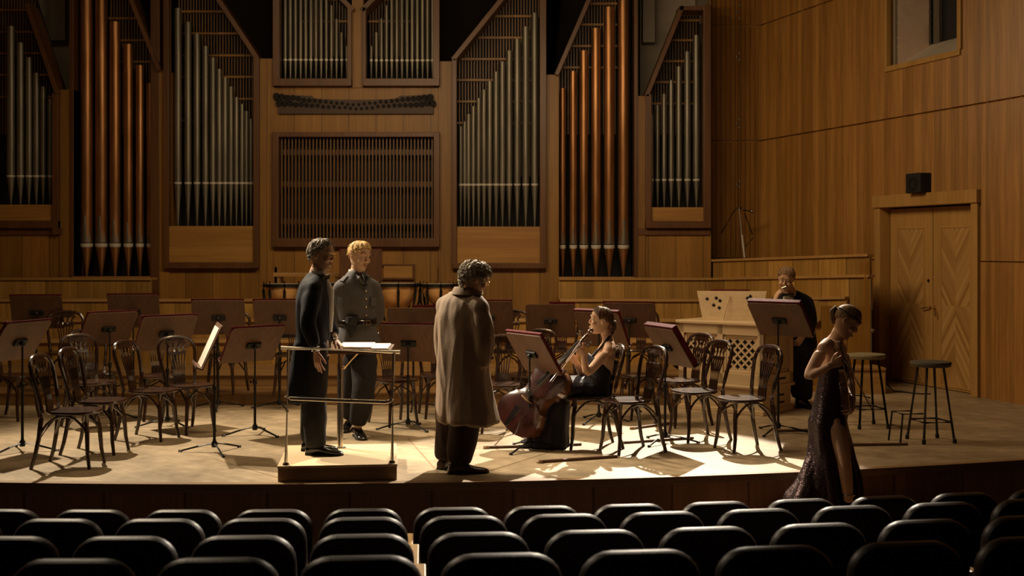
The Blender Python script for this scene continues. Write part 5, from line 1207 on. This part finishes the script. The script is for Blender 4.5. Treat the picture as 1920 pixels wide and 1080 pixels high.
# ---------------------------------------------------------------- man in a beige trench coat, seen from behind
o_ = Vector((GX(858, 9.47), 9.47, 0)); J = Rel(o_)
man = empty('person', o_, 0, 'curly grey-haired man in long beige trench coat seen from behind, hands in pockets', 'person')
F, L_, U = basis(52); BH = basis(22, 26); hc = J(889, 523, 9.42)
ank = [J(835, 868, 9.70), J(860, 880, 9.47)]; ank[0].z = 0.09; ank[1].z = 0.09
def body(mb):
    head(mb, hc, BH, 1.05); limb(mb, [J(884, 540, 9.42), J(872, 562, 9.46)], [.060, .068])
    mb.loft([ering(J(x, y, 9.47), L_*a, F*b) for x, y, a, b in ((872, 554, .08, .06), (868, 576, .13, .08), (866, 610, .15, .10), (866, 660, .15, .11), (864, 710, .175, .125))])
    limb(mb, [J(842, 582, 9.58), J(829, 645, 9.65), J(835, 700, 9.62)], [.046, .042, .03]); hand(mb, J(833, 702, 9.61), (.2, -.1, -1), (1, 0, 0), 1, (25, 25, 25, 25), 4, 1)
    limb(mb, [J(896, 584, 9.35), J(909, 640, 9.29), J(906, 688, 9.36)], [.046, .042, .03]); hand(mb, J(908, 690, 9.37), (-.2, .1, -1), (-1, 0, 0), 1, (25, 25, 25, 25), 4, -1)
    limb(mb, [J(848, 710, 9.56), J(842, 790, 9.62), ank[0]], [.09, .06, .042]); limb(mb, [J(876, 710, 9.42), J(872, 795, 9.44), ank[1]], [.09, .06, .042])
make_body(man, body, hc)
eyes(man, hc, BH, 1.05)
hair(man, 'hair', M_['hair_grey'], hc, BH, 1.05, 0.024, 46, 92, 136, 0.004, 0.012, 300, 0.05, 11, 0.002)
def coat(mb):
    mb.loft([ering(J(x, y, 9.47), L_*a, F*b, 24) for x, y, a, b in ((874, 545, .085, .075), (871, 553, .13, .095), (868, 564, .185, .12), (867, 590, .205, .148), (867, 640, .205, .162), (868, 690, .212, .168), (872, 740, .235, .185), (879, 792, .262, .205))])
    mb.loft([ering(J(x, y, 9.40) , L_*a, F*b, 18, 2.6) for x, y, a, b in ((884, 700, .10, .10), (892, 740, .12, .12), (903, 796, .14, .13))])
    yoke(mb, J(872, 556, 9.47), J(836, 574, 9.60), .070, .080); yoke(mb, J(872, 556, 9.47), J(900, 578, 9.33), .070, .080)
    limb(mb, [J(838, 577, 9.60), J(829, 645, 9.66), J(836, 692, 9.62)], [.080, .070, .060]); limb(mb, [J(900, 580, 9.33), J(909, 640, 9.28), J(906, 684, 9.34)], [.080, .072, .060])
def cf(q, n_):
    return folds(0.011, (8, 8, 1.6), 9)(q, n_) + (0.012*math.sin(math.atan2(q.y, q.x)*7 + q.z*2)*max(0, (1.0-q.z))*0.9)
mb = MB(); coat(mb); me = relax(rest_mesh(mb, 0.009, 16), [], 22); displace(me, cf); ct_ = finish(me, 'trench_coat', M_['trench'], man)
mb = MB(); c0 = J(876, 546, 9.45); cu_, cv = L_*.105, F*.088
rings = []
for i in range(25):
    a = R(-150 + 300*i/24) + PI; p_ = c0 + F*math.cos(a)*.090 + L_*math.sin(a)*.100; nrm = (F*math.cos(a) + L_*math.sin(a))
    h_ = .030 if abs(i-12) < 9 else .018; rings.append([p_ - U*.030 - nrm*.004, p_ + U*h_, p_ + U*(h_+.003) + nrm*.008, p_ + U*.005 + nrm*.022, p_ - U*.022 + nrm*.030, p_ - U*.026 + nrm*.022])
mb.loft(rings); mb.build('coat_collar', M_['trench'], man)
for s, q in ((1, J(826, 655, 9.66)), (-1, J(913, 655, 9.28))):
    pass
mb = MB(); q = J(920, 664, 9.27); mb.ball(q, .014, 8); mb.ball(q - U*.03 + F*.02, .012, 8); mb.build('coat_button', M_['ebony'], man)
mb = MB(); mb.loft([ering(J(867, y, 9.47), L_*a, F*b, 28) for y, a, b in ((636, .225, .172), (638, .230, .178), (648, .230, .178), (650, .225, .172))])
def tr(mb):
    limb(mb, [J(848, 730, 9.56), J(842, 800, 9.62), ank[0] + U*.00], [.13, .100, .088]); limb(mb, [J(874, 730, 9.42), J(870, 800, 9.44), ank[1] + U*.00], [.14, .120, .092])
garment(man, 'trousers', 'brown_trousers', tr, amp=0.010, seed=12, sc=(6, 6, 3))
shoe(man, ank[0], (.45, .9, 0), 1.12, 'shoe_brown'); shoe(man, ank[1], (1, .15, 0), 1.15, 'shoe_brown'); glasses(man, hc, BH, 1.05)

# ---------------------------------------------------------------- man in a dinner jacket drinking behind the tall desk
o_ = Vector((GX(1500, 13.45), 13.45, 0)); J = Rel(o_)
man = empty('person', o_, 0, 'man in black dinner jacket behind the chest organ, hand raised to his mouth', 'person')
F, L_, U = basis(-105, 12); BH = basis(-112, 20, -6); hc = J(1474, 523, 13.15); DD = 13.42
ank = [J(1497, 752, 13.55), J(1508, 758, 13.40)]; ank[0].z = ank[1].z = 0.09
def body(mb):
    head(mb, hc, BH, 1.05); limb(mb, [J(1478, 538, 13.22), J(1483, 552, 13.32)], [.056, .064])
    mb.loft([ering(J(x, y, d), L_*a, F*b) for x, y, d, a, b in ((1482, 550, 13.34, .07, .05), (1485, 562, 13.40, .12, .07), (1489, 585, 13.43, .14, .09), (1495, 620, 13.5, .14, .10), (1500, 645, 13.55, .165, .12))])
    limb(mb, [J(1458, 570, 13.33), J(1439, 598, 13.08), J(1453, 566, 13.00)], [.052, .043, .027]); hand(mb, J(1453, 563, 12.99), (0.42, -.02, 1), (.9, .2, -.1), 1.05, (32, 34, 36, 40), 7, 1)
    limb(mb, [J(1510, 571, 13.48), J(1522, 602, 13.45), J(1508, 628, 13.25)], [.052, .043, .027]); hand(mb, J(1506, 630, 13.24), (-.6, -.5, -.6), (-.3, 1, 0), 1, (25, 25, 30, 30), 6, -1)
    limb(mb, [J(1493, 645, 13.60), J(1494, 702, 13.55), ank[0]], [.09, .06, .042]); limb(mb, [J(1507, 645, 13.50), J(1508, 702, 13.40), ank[1]], [.09, .06, .042])
make_body(man, body, hc, 0.0055)
eyes(man, hc, BH, 1.05); hair(man, 'hair', M_['hair_brown2'], hc, BH, 1.05, 0.014, 54, 84, 122, 0.003, 0.004, 30, 0.04, 15, 0.010)
def coat(mb):
    mb.loft([ering(J(x, y, d), L_*a, F*b) for x, y, d, a, b in ((1481, 546, 13.34, .09, .07), (1484, 556, 13.38, .19, .10), (1487, 575, 13.42, .225, .14), (1492, 610, 13.48, .20, .14), (1497, 640, 13.54, .205, .145), (1498, 652, 13.55, .205, .145))])
    yoke(mb, J(1482, 552, 13.35), J(1457, 565, 13.33), .062, .072); yoke(mb, J(1482, 552, 13.35), J(1510, 565, 13.47), .062, .072)
    limb(mb, [J(1456, 568, 13.32), J(1439, 600, 13.08), J(1451, 572, 13.02)], [.078, .064, .050]); limb(mb, [J(1513, 568, 13.48), J(1523, 602, 13.45), J(1511, 624, 13.29)], [.076, .064, .050])
garment(man, 'dinner_jacket', 'tux', coat, amp=0.006, seed=16)
def tr(mb):
    limb(mb, [J(1492, 642, 13.60), J(1494, 702, 13.56), ank[0]], [.12, .095, .080]); limb(mb, [J(1506, 642, 13.50), J(1508, 702, 13.42), ank[1]], [.12, .095, .080])
garment(man, 'trousers', 'dark_trousers', tr, amp=0.008, seed=17, sc=(6, 6, 3))
mb = MB(); mb.loft([ering(J(x, y, d), L_*a, U*.06 + F*.0, 12) for x, y, d, a in ((1478, 560, 13.25, .06), (1478, 560, 13.17, .055), (1478, 561, 13.16, .03))]); mb.build('shirt_front', M_['shirt'], man)
mb = MB(); mb.loft([ering(J(1480, y, 13.29), L_*a, F*a, 16) for y, a in ((541, .066), (551, .074))]); mb.build('shirt_collar', M_['shirt'], man)
bowtie(man, J(1477, 553, 13.13), BH, 'satin', 1.15); mb = MB(); q = J(1452, 568, 13.01); mb.tube([q, q + Vector((.015, 0, .03))], .037, 14); mb.build('shirt_cuff', M_['shirt'], man)
shoe(man, ank[0], (-.2, -1, 0), 1.1); shoe(man, ank[1], (.3, -1, 0), 1.1); 
cup = MB(); q = hc + BH[0]*.135 - BH[2]*.055; cup.lathe([(.018, -.026), (.023, .024), (.020, .024), (.015, -.018)], 16, Matrix.Translation(q) @ Matrix.Rotation(R(70), 4, 'Y')); cu = cup.build('cup', M_['steel']); cu.location = o_; tag(cu, 'small shiny cup held to the mouth of the man behind the chest organ', 'cup')

# ---------------------------------------------------------------- bowed instruments
def bowed(name, org, axis, nrm, k, lab, cat, spike=0.22, body_m='cello', rib=0.112):
    a = Vector(axis).normalized(); n_ = Vector(nrm); n_ = (n_ - a*n_.dot(a)).normalized(); x = n_.cross(a)
    t = empty(name, org, 0, lab, cat)
    T = Matrix(((x.x, n_.x, a.x, 0), (x.y, n_.y, a.y, 0), (x.z, n_.z, a.z, 0), (0, 0, 0, 1))) @ Matrix.Scale(k, 4)
    T = T @ Matrix.Translation((0, 0, spike)) @ Matrix.Scale(1.12 if spike else 1.0, 4, (1, 0, 0))
    half = [(0, 0), (.004, .06), (.014, .105), (.035, .150), (.075, .186), (.125, .203), (.175, .204), (.225, .188), (.265, .163), (.288, .156), (.300, .136), (.33, .116), (.37, .107), (.41, .112), (.440, .124), (.458, .140), (.478, .134), (.51, .148), (.555, .158), (.60, .156), (.64, .138), (.67, .108), (.688, .070), (.697, .030), (.70, 0)]
    out = [(w_, z) for z, w_ in half] + [(-w_, z) for z, w_ in half[::-1][1:-1]]; cz = 0.36
    def ring(sc, y, ex=0): return [(p[0]*sc + (ex if p[0] > 0.01 else -ex if p[0] < -0.01 else 0), y, cz+(p[1]-cz)*sc) for p in out]
    mb = MB(); mb.loft([ring(1, -rib/2), ring(1, rib/2)], True, T); bd = mb.build('ribs', M_['cello_side'], t)
    for nm, s in (('top_plate', 1), ('back_plate', -1)):
        mb = MB(); mb.loft([ring(0.99, s*rib/2), ring(1.01, s*(rib/2+.001), .002), ring(1.01, s*(rib/2+.006), .002), ring(0.975, s*(rib/2+.007)), ring(0.90, s*(rib/2+.010)), ring(0.72, s*(rib/2+.018)), ring(0.42, s*(rib/2+.025)), ring(0.08, s*(rib/2+.027))], True, T)
        pl = mb.build(nm, M_[body_m], t)
        if s == 1: tp_ = pl
    yt = rib/2 + .026
    for s in (-1, 1):
        mb = MB(); mb.tube([(s*.055, yt-.004, .375), (s*.068, yt-.006, .362), (s*.062, yt-.006, .34), (s*.074, yt-.008, .30), (s*.088, yt-.011, .262), (s*.086, yt-.011, .243), (s*.100, yt-.014, .236)], [.006, .006, .0045, .0045, .0045, .006, .006], 6, T); mb.build('sound_hole', M_['ebony'], tp_)
    mb = MB(); mb.prism([(-.045, .0), (-.020, .0), (-.012, .016), (.012, .016), (.020, .0), (.045, .0), (.036, .04), (.038, .066), (0, .078), (-.038, .066), (-.036, .04)], -.004, .004, T @ Matrix.Translation((0, yt-.002, .305)) @ Matrix.Rotation(R(-90), 4, 'X')); mb.build('bridge', M_['armrest'], t)
    mb = MB(); mb.loft([[(-.016, yt+.012, .015), (.016, yt+.012, .015), (.014, yt+.020, .015), (-.014, yt+.020, .015)], [(-.032, yt+.044, .215), (.032, yt+.044, .215), (.026, yt+.058, .215), (-.026, yt+.058, .215)]], True, T); mb.build('tailpiece', M_['ebony'], t)
    mb = MB(); mb.loft([[(-.030, yt+.046, .46), (.030, yt+.046, .46), (.022, yt+.058, .46), (0, yt+.063, .46), (-.022, yt+.058, .46)], [(-.016, yt-.008, .985), (.016, yt-.008, .985), (.012, yt+.001, .985), (0, yt+.004, .985), (-.012, yt+.001, .985)]], True, T); mb.build('fingerboard', M_['ebony'], t)
    mb = MB(); mb.tube([(0, .02, .66), (0, yt-.004, .72), (0, yt-.018, .80), (0, yt-.024, .98), (0, yt-.030, 1.05)], [(.020, .030), (.017, .022), (.015, .017), (.014, .014), (.016, .018)], 12, T); mb.build('neck', M_['cello_side'], t)
    mb = MB(); sc_pts = [(0, yt-.026, 1.00), (0, yt-.034, 1.06)]
    for i in range(22):
        a_ = R(-90 + i*26); r_ = .030 - .0011*i; sc_pts.append((0, yt-.058 + r_*math.cos(a_)*1.0 + .022, 1.105 + r_*math.sin(a_)))
    mb.tube(sc_pts, [.017, .016] + [.012 - .00035*i for i in range(22)], 8, T); mb.build('scroll', M_['cello_side'], t)
    for i in range(4):
        s = 1 if i % 2 else -1; z = 1.00 + .018*i; mb = MB(); mb.tube([(0, yt-.028, z), (s*.055, yt-.030, z), (s*.075, yt-.030, z)], [.0045, .006, .013], 8, T); mb.build('tuning_peg', M_['ebony'], t)
    for i in range(4):
        u = (i-1.5); mb = MB(); mb.tube([(u*.012, yt+.054, .20), (u*.016, yt+.078, .305), (u*.0055, yt+.002, .985)], .0013, 4, T); mb.build('string', M_['steel'], t)
    if spike:
        mb = MB(); mb.lathe([(.016, .0), (.018, -.03), (.010, -.045), (.0045, -.05), (.0045, -spike+.01), (.001, -spike)], 12, T); mb.build('end_spike', M_['steel'], t)
    return t
def bow(p, q, lab):
    t = empty('bow', p, 0, lab, 'bow'); v = Vector(q) - Vector(p); d_ = v.normalized(); s = frame_for(d_, (0, 1, 0))[0]
    if s.x < 0: s = -s
    mb = MB(); mb.tube([d_*0.0, v*0.5 + s*.006, v], [.0055, .005, .004], 8); mb.build('stick', M_['cello_side'], t)
    mb = MB(); mb.tube([d_*.05 + s*.018, v*.97 + s*.016], [(.006, .0015), (.005, .0015)], 6); mb.build('bow_hair', M_['paper'], t)
    mb = MB(); mb.tube([d_*.02 + s*.010, d_*.07 + s*.010], [(.012, .006), (.011, .006)], 8); mb.build('frog', M_['ebony'], t)
    mb = MB(); mb.tube([v*.985, v*.985 + s*.02], [.005, .004], 6); mb.build('bow_tip', M_['ebony'], t)

# ---------------------------------------------------------------- seated woman with a cello
o_ = Vector((GX(1100, 10.85), 10.85, 0)); J = Rel(o_)
wo = empty('person', o_, 0, 'seated woman in black backless halter gown hugging a cello, brown hair pinned up', 'person')
F, L_, U = basis(183); BT = basis(183, 10); BH = basis(184, -4); hc = J(1127, 602, 10.83); kf = 0.98
def body(mb):
    head(mb, hc, BH, kf, True); limb(mb, [J(1133, 612, 10.84), J(1139, 634, 10.85), J(1141, 648, 10.85)], [.046, .048, .06])
    mb.loft([ering(J(x, y, 10.85), L_*a, F*b) for x, y, a, b in ((1141, 640, .07, .05), (1139, 650, .145, .075), (1132, 672, .165, .098), (1128, 695, .14, .10), (1121, 718, .145, .11), (1113, 740, .17, .14))])
    yoke(mb, J(1141, 642, 10.85), J(1141, 655, 10.71), .040, .046); yoke(mb, J(1141, 642, 10.85), J(1138, 655, 10.99), .040, .046)
    limb(mb, [J(1141, 656, 10.70), J(1100, 703, 10.56), J(1094, 668, 10.56)], [.046, .037, .024]); hand(mb, J(1093, 665, 10.56), (-.66, .05, .75), (.15, 1, .1), .92, (52, 54, 56, 58), 4, -1, 30)
    limb(mb, [J(1138, 655, 11.00), J(1092, 704, 10.90), J(1081, 682, 10.70)], [.044, .036, .024]); hand(mb, J(1080, 680, 10.69), (-.62, -.1, .76), (.1, -1, .1), .92, (50, 52, 54, 56), 4, 1, 30)
    for s, x in ((1, 10.75), (-1, 10.95)): limb(mb, [J(1108, 732, x), J(1044, 736, x), J(1014, 818, x)], [.070, .050, .034])
make_body(wo, body, hc, 0.0045)
eyes(wo, hc, BH, kf)
hair(wo, 'hair', M_['hair_brown'], hc, BH, kf, 0.014, 50, 86, 112, 0.0028, 0, 0, 0.04, 21, 0.008, 4)
mb = MB(); b0 = hc - BH[0]*.098 - BH[2]*.035
for i in range(5): mb.tube([b0 + BH[2]*(.045*math.sin(t + i)) * .9 + BH[1]*(.040*math.cos(t*1.0 + i*1.2)) - BH[0]*(.018 + .010*math.sin(t*1.5+i)) for t in [j*0.5 for j in range(10)]], [.010 + .004*math.sin(j) for j in range(10)], 7)
mb.ell(b0, (BH[0]*.040, BH[1]*.048, BH[2]*.046), 12); mb.tube([b0 - BH[2]*.03, b0 - BH[2]*.065 - BH[0]*.012, b0 - BH[2]*.085 + BH[0]*.006], [.010, .007, .002], 6); mb.build('hair_bun', M_['hair_brown'], wo)
def gown(mb):
    mb.loft([ering(J(1128, 680, 10.85) + F*.014, L_*.158, F*.108 + UP*.085)] + [ering(J(x, y, 10.85) + F*fx, L_*a, F*b) for x, y, fx, a, b in ((1126, 702, .01, .152, .112), (1120, 718, 0, .158, .122), (1112, 738, 0, .19, .155), (1110, 745, 0, .195, .16))])
    mb.loft([ering(J(x, 690-(1127-x)*.9, 10.85), L_*a, Vector((0, 0, 1))*b + F*.02, 16) for x, a, b in ((1122, .10, .04), (1112, .085, .038), (1107, .05, .028))])
    mb.loft([ering(J(x, y, 10.85), L_*a, U*b, 20) for x, y, a, b in ((1120, 730, .19, .115), (1095, 727, .215, .11), (1065, 728, .225, .105), (1046, 731, .22, .10), (1034, 737, .18, .07))])
    mb.loft([ering(J(x, y, 10.85), L_*a, F*b, 24) for x, y, a, b in ((1050, 732, .19, .07), (1046, 755, .215, .10), (1038, 785, .235, .135), (1030, 812, .26, .165), (1026, 829, .275, .19), (1025, 834, .27, .19))])
me = (lambda m: (gown(m), rest_mesh(m, 0.008, 4))[1])(MB())
def gf(q, n_): return folds(0.006, (8, 8, 2), 22)(q, n_) + (0.012*math.sin(math.atan2(q.y, q.x + .33)*11 + q.z*2)*max(0, .42-q.z)/.42)
displace(me, gf); finish(me, 'halter_gown', M_['gown'], wo)
mb = MB(); 
mb.tube([J(1146, 622, 10.85) - F*.02, J(1141, 634, 10.79), J(1128, 650, 10.745), J(1112, 668, 10.755), J(1107, 682, 10.78)], [(.006, .016), (.006, .018), (.005, .016), (.005, .016), (.004, .012)], 8)
mb.tube([J(1146, 622, 10.85) - F*.02, J(1139, 634, 10.91), J(1126, 650, 10.955), J(1110, 668, 10.945), J(1106, 682, 10.92)], [(.006, .016), (.006, .018), (.005, .016), (.005, .016), (.004, .012)], 8)
mb.build('halter_strap', M_['satin'], wo)
for x in (10.70, 10.98): shoe(wo, J(1012, 822, x), (-1, -.1, 0), .85)
mb = MB(); mb.ball(hc + BH[1]*.082 - BH[2]*.035, .006, 8); mb.build('earring', M_['steel'], wo)
p0 = P(925, 838, 10.70); p0.z = 0.004; p1 = P(1114, 622, 10.60); ax = p1 - p0
k_ = ax.length/1.34
bowed('cello', p0, ax, Vector((-.746, 0, .666))*.58 + Vector((0, -1, 0))*.80, k_, 'dark red-brown cello leaning against the seated woman, spike on the floor', 'cello')
bow(P(1088, 640, 10.50), P(1031, 716, 10.40), 'cello bow hanging down from the seated woman\'s hands')

# ---------------------------------------------------------------- woman in a sequinned gown walking down with a violin
o_ = Vector((GX(1572, 9.25), 9.25, -0.26)); J = Rel(o_)
wo = empty('person', o_, 0, 'woman in dark sequinned gown stepping down from the stage with violin, head bowed, ponytail', 'person')
F, L_, U = basis(-12); BH = basis(-12, 38); hc = J(1586, 600, 9.25); kf = 1.0
def body(mb):
    head(mb, hc, BH, kf, True); limb(mb, [J(1580, 610, 9.27), J(1569, 630, 9.29), J(1562, 646, 9.30)], [.048, .054, .08])
    mb.loft([ering(J(x, y, 9.3) + F*fx, L_*a, F*b) for x, y, fx, a, b in ((1563, 636, 0, .10, .06), (1560, 648, 0, .158, .088), (1561, 680, .01, .16, .10), (1560, 715, 0, .13, .092), (1556, 750, 0, .14, .10), (1552, 790, 0, .165, .12))])
    yoke(mb, J(1562, 638, 9.3), J(1545, 649, 9.16), .046, .048); yoke(mb, J(1562, 638, 9.3), J(1576, 649, 9.44), .046, .046)
    limb(mb, [J(1544, 651, 9.15), J(1513, 706, 9.06), J(1556, 683, 9.00)], [.050, .037, .024]); hand(mb, J(1559, 681, 9.00), (1, 0, .42), (.2, .9, -.1), .92, (34, 38, 42, 46), 4, 1, 30)
    limb(mb, [J(1577, 651, 9.45), J(1594, 710, 9.48), J(1598, 745, 9.20)], [.046, .036, .024]); hand(mb, J(1598, 748, 9.18), (-.3, -.5, -.6), (-.4, .8, 0), .92, (40, 42, 46, 50), 4, -1, 30)
    limb(mb, [J(1562, 785, 9.20), J(1582, 850, 9.10), J(1591, 935, 9.10)], [.078, .056, .036]); limb(mb, [J(1552, 790, 9.38), J(1560, 860, 9.36), J(1550, 930, 9.36)], [.08, .058, .038])
make_body(wo, body, hc, 0.0045)
eyes(wo, hc, BH, kf)
hair(wo, 'hair', M_['hair_light'], hc, BH, kf, 0.009, 52, 80, 112, 0.0010, 0, 0, 0.04, 31)
b0 = hc - BH[0]*.105 + BH[2]*.030; mb = MB(); rr_ = random.Random(4)
for i in range(22):
    a_ = rr_.uniform(0, 6.28); r_ = rr_.uniform(0, .014); o2 = BH[1]*(r_*math.cos(a_)) + BH[2]*(r_*math.sin(a_)); sw = Vector((rr_.uniform(-.02, .012), rr_.uniform(-.02, .02), 0))
    mb.tube([b0 + o2 + BH[0]*.02, b0 + o2*1.2 - BH[0]*.025, b0 + o2*1.6 - BH[0]*.045 - U*.035 + sw*.5, b0 + o2*1.5 - BH[0]*.035 - U*.085 + sw, b0 + o2*.8 - BH[0]*.02 - U*.125 + sw*1.3], [.007, .010, .010, .008, .003], 6)
mb.build('ponytail', M_['hair_light'], wo)
mb = MB(); ringp = []
for i in range(33):
    a_ = 2*PI*i/32; ringp.append(hc + BH[0]*(math.cos(a_)*.1015 - .005) + BH[1]*(math.sin(a_)*.0845) + BH[2]*(.052 + .006*math.cos(a_)))
mb.tube(ringp, [(.009, .004)]*33, 6); mb.build('headband', M_['satin'], wo)
def gown(mb):
    mb.loft([ering(J(x, y, 9.3) + F*fx, L_*a, F*b, 22) for x, y, fx, a, b in ((1563, 676, .02, .160, .100), (1561, 690, .015, .166, .112), (1560, 715, 0, .145, .106), (1556, 745, 0, .15, .112), (1553, 785, 0, .180, .138), (1556, 815, 0, .19, .150), (1562, 850, 0, .20, .155), (1568, 885, 0, .21, .17), (1568, 930, 0, .22, .19), (1566, 950, 0, .22, .19))])
    mb.loft([ering(J(x, y, 9.30), L_*a, F*b, 20) for x, y, a, b in ((1545, 800, .13, .10), (1545, 850, .16, .12), (1534, 895, .18, .14), (1524, 925, .20, .19), (1520, 955, .20, .22))])
def gf(q, n_):
    d_ = max(0, 1.02 - q.z); return folds(0.008, (9, 9, 1.4), 32)(q, n_) + 0.020*min(1, d_*1.4)*math.sin(math.atan2(q.y-.1, q.x)*9 + q.z*3 + 2*noise.noise(q*2))
me = (lambda m: (gown(m), rest_mesh(m, 0.008, 3))[1])(MB())
# the slit: open the skirt in front of the near leg
bm = bmesh.new(); bm.from_mesh(me); leg0, leg1, leg2 = J(1566, 795, 9.2), J(1586, 855, 9.1), J(1592, 945, 9.1)
kill = []
for v in bm.verts:
    z = v.co.z
    if z < leg0.z and v.co.y < (J(1570, 800, 9.27)).y:
        u = (leg0.z - z)/(leg0.z - leg2.z); cx = leg0.x + (leg2.x-leg0.x)*min(1, u*1.1); hw_ = min(.062, .01 + .20*u)
        if abs(v.co.x - cx) < hw_: kill.append(v)
bmesh.ops.delete(bm, geom=kill, context='VERTS'); bm.to_mesh(me); bm.free(); me.update()
displace(me, gf); g_ = finish(me, 'sequinned_gown', M_['sequin'], wo); so_ = g_.modifiers.new('thickness', 'SOLIDIFY'); so_.thickness = 0.006
mb = MB()
for s, d_ in ((1, 9.15), (-1, 9.42)):
    mb.tube([J(1566, 640, 9.28), J(1556, 652, d_) + F*.03, J(1562, 682, d_+.03*s) + F*.085], [(.004, .012)]*3, 6)
mb.build('shoulder_strap', M_['satin'], wo)
shoe(wo, J(1591, 940, 9.10), (.9, -.3, 0), .85, 'shoe', 0.0); shoe(wo, J(1550, 940, 9.36), (.9, -.1, 0), .85, 'shoe', 0.0)
mb = MB(); q = J(1591, 921, 9.10); mb.tube([q + Vector((math.cos(t)*.046, math.sin(t)*.046, 0)) for t in [2*PI*i/16 for i in range(17)]], .004, 6); mb.build('ankle_strap', M_['steel'], wo)
SH = Vector((-0.035, -0.13, 0)); wo.location = Vector(wo.location) + SH
vp = P(1588, 770, 9.02) + SH; vq = P(1571, 640, 9.02) + SH; v_ = vq - vp
bowed('violin', vp, v_, Vector((.95, -.30, 0)), v_.length/1.12, 'small dark violin held by its neck in the sequinned woman\'s hand', 'violin', 0.0, 'cello', 0.075)
bow(P(1576, 660, 8.93) + SH, P(1636, 768, 8.86) + SH, 'violin bow slanting down from the hand of the woman in sequins')
# steps in front of the stage under her feet
mb = MB()
for i, (z, y0) in enumerate(((-0.26, 8.85), (-0.50, 8.50), (-0.74, 8.15))):
    mb.box((2.05, y0, -1.0), (3.25, edge_y(2.05) - 0.01 if i == 0 else y0 + 0.36, z))
st_ = struct(mb, 'floor_steps', M_['fascia'])
